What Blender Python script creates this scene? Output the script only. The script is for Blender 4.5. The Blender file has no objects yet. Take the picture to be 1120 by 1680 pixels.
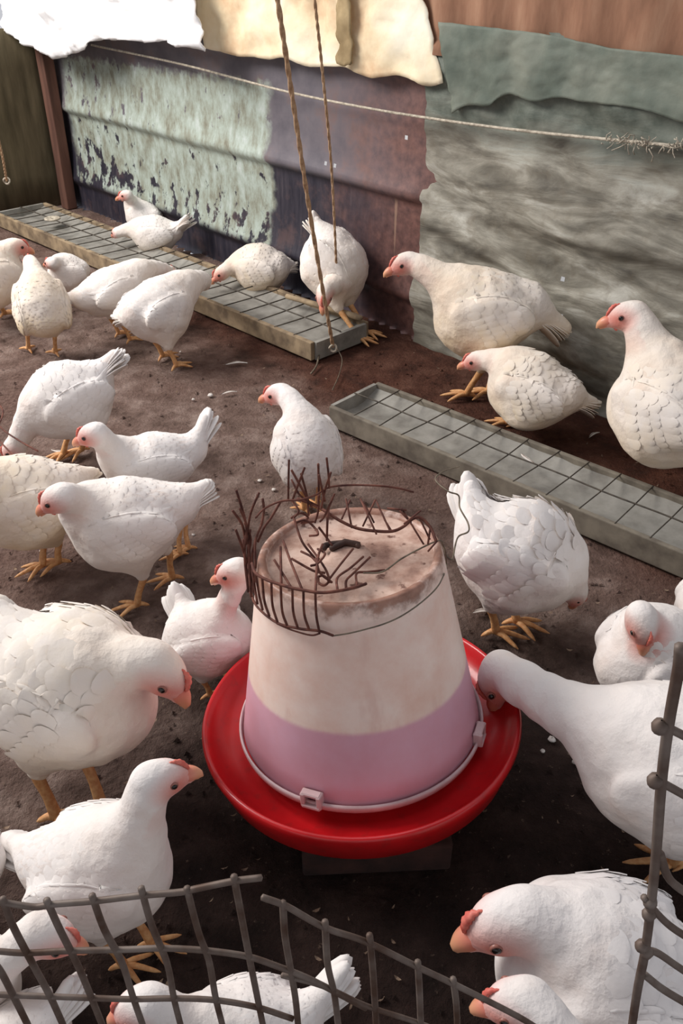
import bpy, math, random
import numpy as np
from mathutils import Vector, noise
random.seed(7); rng = np.random.default_rng(7)
SC = bpy.context.scene
COL = SC.collection

# ------------------------------------------------------------------ camera
PITCH = math.radians(34); H = 1.15; FPX = 1400.0
cam_d = bpy.data.cameras.new('camera'); cam = bpy.data.objects.new('camera', cam_d); COL.objects.link(cam)
cam.location = (0, 0, H); cam.rotation_euler = (math.pi/2 - PITCH, 0, 0)
cam_d.sensor_fit = 'VERTICAL'; cam_d.sensor_height = 36; cam_d.sensor_width = 24
cam_d.lens = 36*FPX/1680; cam_d.clip_start = 0.02
SC.camera = cam

# ------------------------------------------------------------------ world, lights, exposure
wd = bpy.data.worlds.new('daylight'); SC.world = wd; wd.use_nodes = True
bg = wd.node_tree.nodes['Background']; bg.inputs[0].default_value = (0.93, 0.94, 1.0, 1); bg.inputs[1].default_value = 0.62
def area(name, loc, target, size, energy, col, sy=None):
    d = bpy.data.lights.new(name, 'AREA'); d.energy = energy; d.color = col
    d.shape = 'RECTANGLE'; d.size = size; d.size_y = sy or size
    o = bpy.data.objects.new(name, d); COL.objects.link(o); o.location = loc
    o.rotation_euler = (Vector(target)-Vector(loc)).to_track_quat('-Z', 'Y').to_euler(); return o
area('daylight_opening', (-3.0, 2.6, 2.7), (-0.6, 2.3, 0), 2.2, 185, (1.0, 0.95, 0.90), 1.6)
area('overhead_fill', (0.1, 0.9, 2.6), (0.0, 0.9, 0), 1.0, 5, (0.85, 0.9, 1.0))  # fill lamp for the foreground, standing for an unseen roof opening
vs = SC.view_settings; vs.view_transform = 'Standard'; vs.look = 'None'; vs.gamma = 1.0; vs.exposure = 0.0
vs.use_curve_mapping = False

# ------------------------------------------------------------------ photo frame -> world helpers
cF = np.array([0, math.cos(PITCH), -math.sin(PITCH)]); cU = np.array([0, math.sin(PITCH), math.cos(PITCH)]); cR = np.array([1., 0, 0])
CAM = np.array([0, 0, H])
def ray(x, y): return cR*(x-560)/FPX + cF + cU*(840-y)/FPX
def G(x, y, z=0.0):
    d = ray(x, y); return CAM + d*(z-H)/d[2]
YAW = math.radians(42.7)
WU = np.array([-math.sin(YAW), math.cos(YAW), 0])       # along the long wall, away from the camera
WN = np.array([math.cos(YAW), math.sin(YAW), 0])        # out of the room
WD = 2.08
_c = G(115, 345); _d = ray(115, 345)
C0 = CAM + _d*WD/np.dot(_d, WN); C0[2] = 0
def W(x, y, off=0.0):
    """point of the long wall's plane (off metres into the room) seen at photo x, y, as s (from the corner), z"""
    d = ray(x, y); P = CAM + d*(WD-off)/np.dot(d, WN); return float(-np.dot(P-C0, WU)), float(P[2])
def WP(s, z, off=0.0): return C0 - WU*s + np.array([0, 0, z]) - WN*off

# ------------------------------------------------------------------ object helpers
def mesh_obj(name, V, Fc, mat, parent=None, smooth=True, uv=None, attrs=None):
    me = bpy.data.meshes.new(name)
    V = np.asarray(V, dtype=float)
    if parent is not None: V = V - np.array(parent_loc(parent))
    me.from_pydata(V.tolist(), [], [tuple(int(i) for i in f) for f in Fc])
    if smooth: me.polygons.foreach_set('use_smooth', [True]*len(me.polygons))
    if uv is not None:
        l = me.uv_layers.new(name='UVMap'); vi = np.empty(len(me.loops), dtype=np.int32); me.loops.foreach_get('vertex_index', vi)
        l.data.foreach_set('uv', np.asarray(uv, dtype=np.float32)[vi].ravel())
    for k, a in (attrs or {}).items():
        at = me.attributes.new(k, 'FLOAT', 'POINT'); at.data.foreach_set('value', np.asarray(a, dtype=np.float32))
    me.materials.append(mat); me.update()
    o = bpy.data.objects.new(name, me); COL.objects.link(o)
    if parent is not None: o.parent = parent; _LOC[o.name] = parent_loc(parent)
    return o
_LOC = {}
def parent_loc(o):
    return _LOC.get(o.name, (0, 0, 0))
def empty(name, loc):
    o = bpy.data.objects.new(name, None); COL.objects.link(o); o.location = loc; o.empty_display_size = .05
    _LOC[o.name] = tuple(float(v) for v in loc); return o
def origin_to(o, loc):
    """move a parentless mesh object's origin"""
    loc = np.array(loc, dtype=float); me = o.data
    co = np.empty(len(me.vertices)*3); me.vertices.foreach_get('co', co); co = co.reshape(-1, 3)-loc
    me.vertices.foreach_set('co', co.ravel()); o.location = loc; _LOC[o.name] = tuple(loc); me.update()
def tag(o, label=None, cat=None, group=None, kind=None):
    if label: o['label'] = label
    if cat: o['category'] = cat
    if group: o['group'] = group
    if kind: o['kind'] = kind
    return o

class MB:
    def __init__(s): s.V = []; s.F = []; s.n = 0
    def add(s, V, F):
        V = np.asarray(V, float); s.V.append(V); s.F += [tuple(i+s.n for i in f) for f in F]; s.n += len(V)
    def build(s, name, mat, parent=None, **k): return mesh_obj(name, np.concatenate(s.V), s.F, mat, parent, **k)
    def tube(s, P, R, n=8, cap=True, flat=1.0):
        P = np.asarray(P, float); m = len(P); R = np.broadcast_to(np.asarray(R, float), (m,))
        T = np.gradient(P, axis=0); T /= np.linalg.norm(T, axis=1)[:, None]+1e-12
        a = np.array([0, 0, 1.]) if abs(T[0][2]) < .9 else np.array([1., 0, 0])
        x = np.cross(T[0], a); x /= np.linalg.norm(x); V = []
        for i in range(m):
            x = x - T[i]*np.dot(x, T[i]); x /= np.linalg.norm(x)+1e-12; y = np.cross(T[i], x)
            for k in range(n):
                t = 2*math.pi*k/n; V.append(P[i]+R[i]*(x*math.cos(t)+y*math.sin(t)*flat))
        F = [(i*n+k, i*n+(k+1) % n, (i+1)*n+(k+1) % n, (i+1)*n+k) for i in range(m-1) for k in range(n)]
        if cap:
            V.append(P[0]-T[0]*R[0]*.5); V.append(P[-1]+T[-1]*R[-1]*.5)
            F += [(m*n, (k+1) % n, k) for k in range(n)] + [(m*n+1, (m-1)*n+k, (m-1)*n+(k+1) % n) for k in range(n)]
        s.add(V, F)
    def box(s, c, ax, ay, az):
        """centre and three half axes"""
        c = np.asarray(c, float); V = [c+i*np.asarray(ax)+j*np.asarray(ay)+k*np.asarray(az) for i in (-1, 1) for j in (-1, 1) for k in (-1, 1)]
        s.add(V, [(0, 1, 3, 2), (4, 6, 7, 5), (0, 4, 5, 1), (2, 3, 7, 6), (0, 2, 6, 4), (1, 5, 7, 3)])
    def lathe(s, prof, n=64, M=None, c=(0, 0, 0)):
        V = []; F = []
        for r, z in prof:
            for k in range(n):
                t = 2*math.pi*k/n; V.append((r*math.cos(t), r*math.sin(t), z))
        for i in range(len(prof)-1):
            for k in range(n): F.append((i*n+k, i*n+(k+1) % n, (i+1)*n+(k+1) % n, (i+1)*n+k))
        V = np.array(V)
        if M is not None: V = V @ np.asarray(M).T
        s.add(V+np.asarray(c), F)
def spline(P, n=6):
    """Catmull-Rom through points"""
    P = np.asarray(P, float)
    if len(P) < 3: return P
    Q = np.vstack([2*P[0]-P[1], P, 2*P[-1]-P[-2]]); out = []
    for i in range(1, len(Q)-2):
        for k in range(n):
            t = k/n; a, b, c, d = Q[i-1:i+3]
            out.append(.5*((2*b)+(c-a)*t+(2*a-5*b+4*c-d)*t*t+(3*b-a-3*c+d)*t**3))
    out.append(P[-1]); return np.array(out)

# ------------------------------------------------------------------ materials
class NT:
    def __init__(s, name, rough=.7, metal=0., spec=.5):
        s.m = bpy.data.materials.new(name); s.m.use_nodes = True; s.t = s.m.node_tree; s.b = s.t.nodes['Principled BSDF']
        s.b.inputs['Roughness'].default_value = rough; s.b.inputs['Metallic'].default_value = metal
        s.b.inputs['Specular IOR Level'].default_value = spec
    def n(s, t, **k):
        o = s.t.nodes.new(t)
        for a, v in k.items(): setattr(o, a, v)
        return o
    def link(s, a, b): s.t.links.new(a, b)
    def coord(s, kind='Object', scale=(1, 1, 1)):
        c = s.n('ShaderNodeTexCoord'); m = s.n('ShaderNodeMapping'); m.inputs['Scale'].default_value = scale
        s.link(c.outputs[kind], m.inputs[0]); return m.outputs[0]
    def noise(s, co, scale, detail=4, rough=.55, dist=0.):
        o = s.n('ShaderNodeTexNoise'); o.inputs['Scale'].default_value = scale; o.inputs['Detail'].default_value = detail
        o.inputs['Roughness'].default_value = rough; o.inputs['Distortion'].default_value = dist
        s.link(co, o.inputs['Vector']); return o.outputs[0]
    def ramp(s, fac, stops):
        o = s.n('ShaderNodeValToRGB'); e = o.color_ramp.elements
        e[0].position = stops[0][0]; e[0].color = c4(stops[0][1]); e[1].position = stops[1][0]; e[1].color = c4(stops[1][1])
        for p, c in stops[2:]:
            x = e.new(p); x.color = c4(c)
        s.link(fac, o.inputs[0]); return o.outputs[0]
    def mix(s, fac, a, b, mode='MIX'):
        o = s.n('ShaderNodeMix', data_type='RGBA', blend_type=mode)
        s.put(fac, o.inputs[0]); s.put(a, o.inputs[6]); s.put(b, o.inputs[7]); return o.outputs[2]
    def put(s, v, inp):
        if isinstance(v, bpy.types.NodeSocket): s.link(v, inp)
        elif isinstance(v, (int, float)): inp.default_value = v
        else: inp.default_value = c4(v)
    def math(s, op, a, b=None, c=None):
        o = s.n('ShaderNodeMath', operation=op)
        for i, v in enumerate((a, b, c)):
            if v is None: continue
            if isinstance(v, (int, float)): o.inputs[i].default_value = v
            else: s.link(v, o.inputs[i])
        return o.outputs[0]
    def sstep(s, v, a, b):
        o = s.n('ShaderNodeMapRange', interpolation_type='SMOOTHSTEP'); s.link(v, o.inputs[0])
        o.inputs[1].default_value = a; o.inputs[2].default_value = b; return o.outputs[0]
    def attr(s, name): return s.n('ShaderNodeAttribute', attribute_name=name).outputs['Fac']
    def xyz(s, co):
        o = s.n('ShaderNodeSeparateXYZ'); s.link(co, o.inputs[0]); return o.outputs
    def bump(s, h, strength=.3, dist=.01):
        o = s.n('ShaderNodeBump'); o.inputs['Strength'].default_value = strength; o.inputs['Distance'].default_value = dist
        s.link(h, o.inputs['Height']); s.link(o.outputs[0], s.b.inputs['Normal'])
    def color(s, c): s.put(c, s.b.inputs['Base Color']); return s
def c4(c):
    if isinstance(c, (int, float)): c = (c, c, c)
    return (*c, 1.) if len(c) == 3 else c
def hx(r, g, b):
    f = lambda v: ((v/255+.055)/1.055)**2.4 if v > 10 else v/255/12.92
    return (f(r), f(g), f(b))
def simple(name, c1, c2, scale=20, rough=.7, metal=0, bump=.2, spec=.5, stretch=(1, 1, 1)):
    t = NT(name, rough, metal, spec); co = t.coord('Object', stretch); n = t.noise(co, scale, 5)
    t.color(t.ramp(n, [(.35, c1), (.65, c2)])); t.bump(n, bump, .004); return t.m

def plumage_mat(name, k=1.0):
    t = NT(name, .8, 0, .25); co = t.coord('Object')
    n1 = t.noise(co, 9, 3); n2 = t.noise(co, 60, 3, .6); 
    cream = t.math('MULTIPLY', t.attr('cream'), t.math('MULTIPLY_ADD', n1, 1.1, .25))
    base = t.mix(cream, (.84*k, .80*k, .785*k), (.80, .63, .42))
    base = t.mix(t.math('MULTIPLY', t.sstep(n1, .50, .72), .35), base, (.66, .50, .42))
    base = t.mix(t.attr('skin'), base, t.mix(n2, hx(206, 104, 92), hx(228, 150, 132)))
    t.color(base)
    vo = t.n('ShaderNodeTexVoronoi'); vo.inputs['Scale'].default_value = 62; t.link(co, vo.inputs['Vector'])
    h = t.math('ADD', t.math('MULTIPLY', vo.outputs['Distance'], .7), t.math('MULTIPLY', n2, .9))
    t.bump(t.math('ADD', h, t.math('MULTIPLY', t.noise(co, 190, 3, .6), .5)), .45, .004)
    t.b.inputs['Sheen Weight'].default_value = .12
    return t.m
M = {}
M['plumage'] = plumage_mat('white_plumage')
def feather_mat():
    t = NT('wing_feather', .75, 0, .25); co = t.coord('Object'); n = t.noise(co, 25, 3)
    c = t.math('MULTIPLY', t.attr('cream'), t.math('MULTIPLY_ADD', n, 1.1, .25))
    t.color(t.mix(c, (.845, .81, .80), (.80, .64, .42)))
    t.bump(t.noise(co, 160, 2), .2, .002); return t.m
M['feather'] = feather_mat()
M['leg'] = simple('yellow_leg_skin', hx(196, 136, 84), hx(218, 170, 118), 120, .6, bump=.4)
def beak_mat():
    t = NT('horn_beak', .4); a = t.attr('tip'); t.color(t.mix(a, hx(208, 118, 102), hx(228, 172, 130))); return t.m
M['beak'] = beak_mat()
M['comb'] = simple('red_comb', hx(206, 92, 80), hx(226, 130, 114), 90, .55)
M['eye'] = NT('dark_eye', .15).color((.012, .008, .006)).m
M['eyering'] = NT('amber_eye_ring', .4).color(hx(150, 96, 84)).m
M['rust_wire'] = simple('rusty_wire', hx(74, 38, 32), hx(122, 74, 60), 60, .8, .2)
M['grey_wire'] = simple('weathered_wire', hx(84, 74, 64), hx(134, 122, 104), 40, .6, .4)
M['fence_wire'] = simple('rusted_galvanised_wire', hx(84, 62, 50), hx(128, 116, 108), 26, .6, .35)
M['rope'] = simple('brown_rope', hx(158, 124, 94), hx(196, 164, 130), 70, .9, bump=.5)
M['palerope'] = simple('pale_cord', hx(150, 140, 125), hx(200, 190, 172), 80, .9, bump=.6)
M['post'] = simple('stained_timber', hx(78, 50, 40), hx(116, 80, 66), 14, .85, stretch=(1, 1, .12))
M['plank'] = simple('weathered_plank', hx(104, 88, 70), hx(158, 138, 110), 18, .85, stretch=(1, 1, 1))
M['greyboard'] = simple('grey_board', hx(96, 88, 78), hx(132, 124, 110), 18, .85)
M['straw'] = simple('pale_litter', hx(92, 72, 58), hx(150, 128, 108), 60, .9)
M['white_bit'] = simple('downy_feather', hx(190, 180, 172), hx(225, 220, 214), 50, .8)

# ------------------------------------------------------------------ floor
def floor_mat():
    t = NT('trodden_litter', .93, 0, .2); co = t.coord('Object')
    big = t.noise(co, 1.6, 3); mid = t.noise(co, 11, 6, .65); fine = t.noise(co, 85, 5, .7)
    c = t.ramp(mid, [(.3, hx(84, 66, 58)), (.5, hx(128, 106, 97)), (.72, hx(172, 152, 142))])
    c = t.mix(t.sstep(big, .45, .7), c, t.ramp(fine, [(.35, hx(92, 68, 60)), (.65, hx(134, 108, 98))]))
    # shade round the feeder painted into the litter; reddish dark band along the wall
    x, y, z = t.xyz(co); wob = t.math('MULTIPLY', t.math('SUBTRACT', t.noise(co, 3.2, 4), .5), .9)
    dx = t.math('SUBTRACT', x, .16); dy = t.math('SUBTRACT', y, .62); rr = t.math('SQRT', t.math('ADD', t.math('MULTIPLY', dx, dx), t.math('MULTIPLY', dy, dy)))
    near_shade = t.sstep(t.math('ADD', rr, wob), .95, .45)
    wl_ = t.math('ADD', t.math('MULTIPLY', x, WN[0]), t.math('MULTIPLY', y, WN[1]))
    red_band = t.math('MULTIPLY', t.sstep(t.math('ADD', wl_, t.math('MULTIPLY', wob, .35)), 1.35, 1.65), t.sstep(t.math('ADD', y, wob), 3.6, 3.0))
    c = t.mix(t.math('MULTIPLY', near_shade, .93), c, t.ramp(mid, [(.3, hx(24, 15, 13)), (.5, hx(42, 28, 24)), (.75, hx(66, 46, 40))]))
    c = t.mix(t.math('MULTIPLY', red_band, .85), c, t.ramp(mid, [(.3, hx(44, 20, 12)), (.5, hx(78, 38, 22)), (.75, hx(104, 60, 40))]))
    c = t.mix(t.math('MULTIPLY', t.sstep(fine, .62, .72), .5), c, hx(140, 118, 102))
    t.color(c)
    h = t.math('ADD', t.math('MULTIPLY', mid, .8), t.math('MULTIPLY', fine, .8)); t.bump(h, 1.0, .02); return t.m
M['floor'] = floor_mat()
def make_floor():
    n = 150; xs = np.linspace(-3.2, 2.2, n); ys = np.linspace(-.8, 5.4, n)
    X, Y = np.meshgrid(xs, ys, indexing='ij')
    Z = np.array([noise.fractal(Vector((x*4, y*4, 0)), .8, 2, 4) for x, y in zip(X.ravel(), Y.ravel())])*.006
    V = np.stack([X.ravel(), Y.ravel(), Z-.003], -1)
    ins = (V@WN < WD+.02)
    F = [(i*n+j, (i+1)*n+j, (i+1)*n+j+1, i*n+j+1) for i in range(n-1) for j in range(n-1) if ins[i*n+j] and ins[(i+1)*n+j+1]]
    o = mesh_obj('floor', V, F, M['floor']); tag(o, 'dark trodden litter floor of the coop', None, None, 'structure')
make_floor()

# ------------------------------------------------------------------ long wall of metal sheets
def ribz(z, top=1.35):
    """sheet profile: offset into the room at height z (metres): flat faces folded at .14, .47 and .80"""
    o = 0.0
    for c, a in ((.145, .026), (.475, .026), (.82, .016)):
        d = z-c
        o += a*(1/(1+math.exp(-(d+.022)/.004)))*(math.exp(-max(d, 0)/.07))
    return o
def sheet_grid(name, s0, s1, z0, z1, mat, parent, prof, holes=(), ds=.012, off=0.0, edge=None):
    ns = int((s1-s0)/ds)+1; nz = int((z1-z0)/ds)+1
    V = []; UV = []
    for i in range(ns):
        for j in range(nz):
            s = s0+(s1-s0)*i/(ns-1); z = z0+(z1-z0)*j/(nz-1)
            if edge and i in (0, ns-1): s += edge(z, i > 0)
            V.append(WP(s, z, prof(s, z)+off)); UV.append((s, z))
    kill = {(int((hs-s0)/(s1-s0)*(ns-1)), int((hz-z0)/(z1-z0)*(nz-1))) for hs, hz in holes}
    F = [(i*nz+j, i*nz+j+1, (i+1)*nz+j+1, (i+1)*nz+j) for i in range(ns-1) for j in range(nz-1) if (i, j) not in kill]
    return mesh_obj(name, V, F, mat, parent, uv=UV)

def painted_mat():
    t = NT('painted_iron_sheet', .55, .15, .5); co = t.coord('UV'); x, y, _ = t.xyz(co)
    n = t.noise(co, 7, 6, .6); st = t.noise(t.coord('UV', (14, 2.2, 1)), 3, 5, .6); fl = t.noise(co, 34, 4, .6)
    blue = t.ramp(n, [(.3, hx(88, 84, 92)), (.55, hx(112, 106, 112)), (.75, hx(134, 124, 124))])
    low = t.ramp(st, [(.3, hx(28, 28, 42)), (.6, hx(56, 52, 62)), (.8, hx(88, 80, 84))])
    c = t.mix(t.sstep(y, .47, .44), blue, low)                        # darker below the middle fold
    c = t.mix(t.math('MULTIPLY', t.sstep(t.math('ADD', n, t.math('MULTIPLY', fl, .3)), .66, .84), .4), c, hx(110, 84, 80))
    # pale green paint, flaked off in patches, from the post to s = 1.68
    e = t.math('ADD', x, t.math('MULTIPLY', t.math('SUBTRACT', n, .5), .16))
    g = t.math('MULTIPLY', t.sstep(e, 1.74, 1.70), t.math('MULTIPLY', t.sstep(e, .16, .24), t.sstep(y, .125, .165)))
    top = t.math('ADD', y, t.math('MULTIPLY', t.math('SUBTRACT', fl, .5), .09))
    g = t.math('MULTIPLY', g, t.sstep(t.math('SUBTRACT', top, t.math('MULTIPLY', x, .02)), .70, .665))
    dens = t.math('ADD', t.noise(t.coord('UV', (1.6, 1, 1)), 11, 7, .66), t.math('ADD', t.math('MULTIPLY', t.sstep(y, .40, .10), -.12), t.math('MULTIPLY', t.sstep(x, .9, .4), -.05)))
    g = t.math('MULTIPLY', g, t.sstep(dens, .34, .40))
    dirt = t.noise(t.coord('UV', (2.2, 1, 1)), 9, 6, .7)
    green = t.ramp(dirt, [(.30, hx(120, 116, 100)), (.42, hx(146, 150, 136)), (.56, hx(170, 182, 172)), (.75, hx(200, 208, 206))])
    c = t.mix(g, c, green)
    # rust along the seam
    r = t.sstep(t.math('ADD', x, t.math('MULTIPLY', t.math('SUBTRACT', n, .5), .5)), 1.95, 2.52)
    c = t.mix(t.math('MULTIPLY', r, .85), c, t.ramp(fl, [(.3, hx(84, 54, 48)), (.7, hx(132, 92, 82))]))
    # dried trickle lines under the fold
    tr = t.noise(t.coord('UV', (1, .02, 1)), 26, 1, .3)
    m = t.math('MULTIPLY', t.math('MULTIPLY', t.sstep(tr, .70, .73), t.sstep(x, 1.95, 2.1)), t.sstep(y, .46, .42))
    c = t.mix(t.math('MULTIPLY', m, .6), c, hx(160, 130, 110))
    t.color(c); t.bump(t.math('ADD', t.math('MULTIPLY', g, .5), t.math('MULTIPLY', fl, .4)), .35, .004); return t.m
def grey_mat():
    t = NT('mottled_grey_sheet', .7, .1, .4); co = t.coord('UV', (1, 1, 1)); x, y, _ = t.xyz(co)
    diag = t.n('ShaderNodeMapping'); diag.inputs['Rotation'].default_value = (0, 0, .12); diag.inputs['Scale'].default_value = (1.5, 5.5, 1)
    t.link(t.coord('UV'), diag.inputs[0])
    n = t.noise(diag.outputs[0], 2.6, 7, .62, .6); n2 = t.noise(co, 22, 5, .6)
    c = t.ramp(n, [(.32, hx(88, 84, 76)), (.45, hx(120, 116, 105)), (.55, hx(150, 146, 134)), (.68, hx(190, 188, 178))])
    c = t.mix(t.math('MULTIPLY', t.sstep(n2, .5, .7), .35), c, hx(108, 98, 82))
    c = t.mix(t.sstep(t.math('ADD', y, t.math('MULTIPLY', n, .3)), .78, .92), c, t.ramp(n2, [(.3, hx(84, 92, 84)), (.7, hx(122, 128, 118))]))
    c = t.mix(t.math('MULTIPLY', t.sstep(t.math('ADD', y, t.math('MULTIPLY', n2, .3)), .30, .12), .7), c, hx(92, 88, 76))
    t.color(c); t.bump(t.math('ADD', n, t.math('MULTIPLY', n2, .4)), .5, .01); return t.m
def rust_mat():
    t = NT('rusty_orange_sheet', .85, 0, .3); co = t.coord('UV', (5, 1.2, 1)); n = t.noise(co, 3, 6, .6)
    t.color(t.ramp(n, [(.3, hx(112, 80, 62)), (.5, hx(142, 104, 82)), (.72, hx(162, 126, 102))])); t.bump(n, .4, .006); return t.m
wall = empty('wall_right', tuple(C0)); tag(wall, 'long wall of patched old metal sheets', None, None, 'structure')
hl = [(540, 270), (553, 272), (668, 226)]; hr = [(971, 138), (1001, 138), (927, 459), (928, 513), (940, 610), (935, 686), (941, 698), (1082, 171)]
def prof_a(s, z):
    return ribz(z)*min(1, max(0, (2.56-s)/.10)) + .004*math.sin(s*5+z*3) + .006*noise.noise(Vector((s*4, z*5, 0)))
def prof_b(s, z):
    w = .022*noise.fractal(Vector((s*2.2, z*7+s*.9, 3)), .7, 2, 5)+.012*(1-abs(noise.noise(Vector((s*1.3, z*5+s*.8, 7))))*2)
    return .012 + .5*ribz(z-.0) + w + .003*math.sin(z*30+s*3+3*noise.noise(Vector((s*2, z*2, 9))))
ragged = lambda z, end: .018*noise.noise(Vector((z*9, 4 if end else 1, 0)))
sheet_grid('metal_sheet', -.02, 2.55, -.02, 1.30, painted_mat(), wall, prof_a, [W(*h) for h in hl])
sheet_grid('metal_sheet', 2.50, 4.6, -.02, .95, grey_mat(), wall, prof_b, [W(*h, .012) for h in hr], off=.006, edge=ragged)
sheet_grid('metal_sheet', 2.35, 4.6, W(1000, 118)[1]-.0, 1.35, rust_mat(), wall, lambda s, z: .035+.008*math.sin(s*40)+.004*noise.noise(Vector((s*5, z*5, 1)))+(.012 if z < .9 else 0), (), off=0)
# outside ground seen through the nail holes, near-white colour standing in for sunlight
og = mesh_obj('ground_outside', [WP(-1, -.05, -.1), WP(6, -.05, -.1), WP(6, -.05, -4), WP(-1, -.05, -4)], [(0, 1, 2, 3)], NT('sunlit_sand', .9).color((.92, .9, .86)).m)
tag(og, 'ground outside the wall, whitened to look sunlit', None, None, 'structure')

# left end wall
def left_mat():
    t = NT('dark_board_wall', .85, 0, .3); co = t.coord('UV', (1, 1, 1)); n = t.noise(t.coord('UV', (6, 1, 1)), 3, 5)
    t.color(t.ramp(n, [(.3, hx(72, 64, 46)), (.7, hx(116, 104, 80))])); t.bump(n, .4, .006); return t.m
lw = []; luv = []; LF = []
nn = 24
for i in range(nn):
    for j in range(6):
        d = i/(nn-1)*2.4; z = j/5*(.80)
        lw.append(C0 - WN*(d-.02) + np.array([0, 0, z]) - WU*(.012*math.sin(d*22)+.01)); luv.append((d, z))
LF = [(i*6+j, (i+1)*6+j, (i+1)*6+j+1, i*6+j+1) for i in range(nn-1) for j in range(5)]
o = mesh_obj('wall_far', lw, LF, left_mat(), uv=luv); tag(o, 'low dark end wall left of the timber post', None, None, 'structure')
sd = o.modifiers.new('thick', 'SOLIDIFY'); sd.thickness = .02

# ------------------------------------------------------------------ timber post in the corner
def post():
    s0, _ = W(100, 230, .05)
    b = MB(); n = 12; V = []; cs = [(-.032, -.028), (.032, -.028), (.034, .028), (-.03, .03)]
    for i in range(n):
        z = i/(n-1)*.83
        for k, (a, c) in enumerate(cs):
            w = .004*noise.noise(Vector((z*7, k, 0))); p = WP(s0-.01+.01*math.sin(z*3)+a+w, z, .06+c+w); V.append(p)
    F = [(i*4+k, i*4+(k+1) % 4, (i+1)*4+(k+1) % 4, (i+1)*4+k) for i in range(n-1) for k in range(4)] + [(3, 2, 1, 0), (n*4-4, n*4-3, n*4-2, n*4-1)]
    b.add(V, F); o = b.build('timber_post', M['post'], smooth=False); origin_to(o, WP(s0, 0, .06))
    bv = o.modifiers.new('bevel', 'BEVEL'); bv.width = .005; bv.segments = 2
    tag(o, 'reddish brown timber post in the corner left of the green painted sheet', 'post')
post()

# ------------------------------------------------------------------ cloths on the wall
def cloth_mat(name, stops, rough=.9, scale=6, trans=.0):
    t = NT(name, rough, 0, .2); n = t.noise(t.coord('UV'), scale, 5, .6)
    t.color(t.ramp(n, stops)); t.bump(t.noise(t.coord('UV'), 30, 5), .35, .006)
    if trans: t.b.inputs['Subsurface Weight'].default_value = trans; t.b.inputs['Subsurface Radius'].default_value = (.03, .03, .03)
    return t.m
def cloth(name, poly_lo, poly_hi, mat, amp, seed, off, label, cat, n=70, m=34, roll=.0):
    """a hanging cloth between an upper and a lower edge given in wall (s, z)"""
    lo = np.array(poly_lo); hi = np.array(poly_hi); V = []; UV = []
    for i in range(n):
        t = i/(n-1); a = np.array([np.interp(t, np.linspace(0, 1, len(lo)), lo[:, k]) for k in (0, 1)])
        b = np.array([np.interp(t, np.linspace(0, 1, len(hi)), hi[:, k]) for k in (0, 1)])
        for j in range(m):
            u = j/(m-1); p = a+(b-a)*u
            d = noise.fractal(Vector((p[0]*5+seed, p[1]*7, seed)), .7, 2, 5)
            rd = 1-abs(noise.noise(Vector((p[0]*9+seed, p[1]*4+p[0]*3, seed+5))))*2
            o_ = off+amp*(d+.7*max(rd, 0)) + roll*math.exp(-(u/.16)**2)
            p = p + .012*np.array([noise.noise(Vector((u*8, t*12, seed))), (1-u)*noise.noise(Vector((t*9, seed, 2)))*1.6])
            V.append(WP(p[0], p[1], max(o_, .03))); UV.append((p[0], p[1]))
    F = [(i*m+j, i*m+j+1, (i+1)*m+j+1, (i+1)*m+j) for i in range(n-1) for j in range(m-1)]
    o = mesh_obj(name, V, F, mat, uv=UV); s = o.modifiers.new('thick', 'SOLIDIFY'); s.thickness = .004
    origin_to(o, WP(hi[len(hi)//2][0], hi[len(hi)//2][1], off)); tag(o, label, cat); return o
w = lambda x, y, off=.05: list(W(x, y, off))
sackm = cloth_mat('cream_sacking', [(.3, hx(206, 170, 134)), (.45, hx(232, 214, 180)), (.7, hx(246, 240, 220))], scale=3.4)
cloth('cloth_sheet', [w(338, 78), w(400, 92), w(470, 100), w(560, 112), w(640, 128), w(728, 136)],
      [(1.30, 1.2), (1.7, 1.2), (2.0, 1.2), (2.40, 1.2)], sackm, .012, 3, .045, 'cream stained cloth hung over the top of the wall', 'cloth')
cloth('cloth_sheet', [w(556, 104, .08), w(566, 110, .08), w(578, 104, .08)], [w(548, -60, .08), w(562, -60, .08), w(574, -60, .08)],
      cloth_mat('dark_seam', [(.3, hx(120, 100, 70)), (.7, hx(176, 156, 120))]), .01, 9, .075, 'narrow brown folded strip hanging down the cream cloth', 'cloth strip', n=8, m=30)
white = cloth_mat('white_plastic', [(.3, hx(226, 226, 226)), (.7, hx(248, 248, 250))], .45, 8)
cloth('plastic_sheet', [w(20, 50, .14), w(60, 76, .14), w(100, 96, .14), w(130, 88, .14), w(160, 68, .14), w(240, 64, .14), w(300, 72, .14), w(345, 84, .14)],
      [(-.45, 1.2), (-.1, 1.2), (.2, 1.2), (.5, 1.2), (.8, 1.2), (1.1, 1.2), (1.42, 1.2)], white, .035, 21, .12, 'crumpled white plastic sheet bunched over the wall in the far left corner', 'plastic sheet', n=110, m=40, roll=.03)
greenm = cloth_mat('green_tarpaulin', [(.3, hx(84, 94, 86)), (.5, hx(106, 114, 104)), (.72, hx(132, 136, 124))], .7, 5)
cloth('tarpaulin', [w(742, 186), w(800, 166), w(850, 158), w(930, 164), w(1010, 172), w(1140, 200), w(1400, 240)],
      [w(722, 36), w(800, 44), w(900, 56), w(1000, 78), w(1130, 92), w(1400, 120)], greenm, .009, 33, .05, 'grey green tarpaulin wrinkled across the top of the grey sheet', 'tarpaulin', n=100, m=24)

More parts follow.
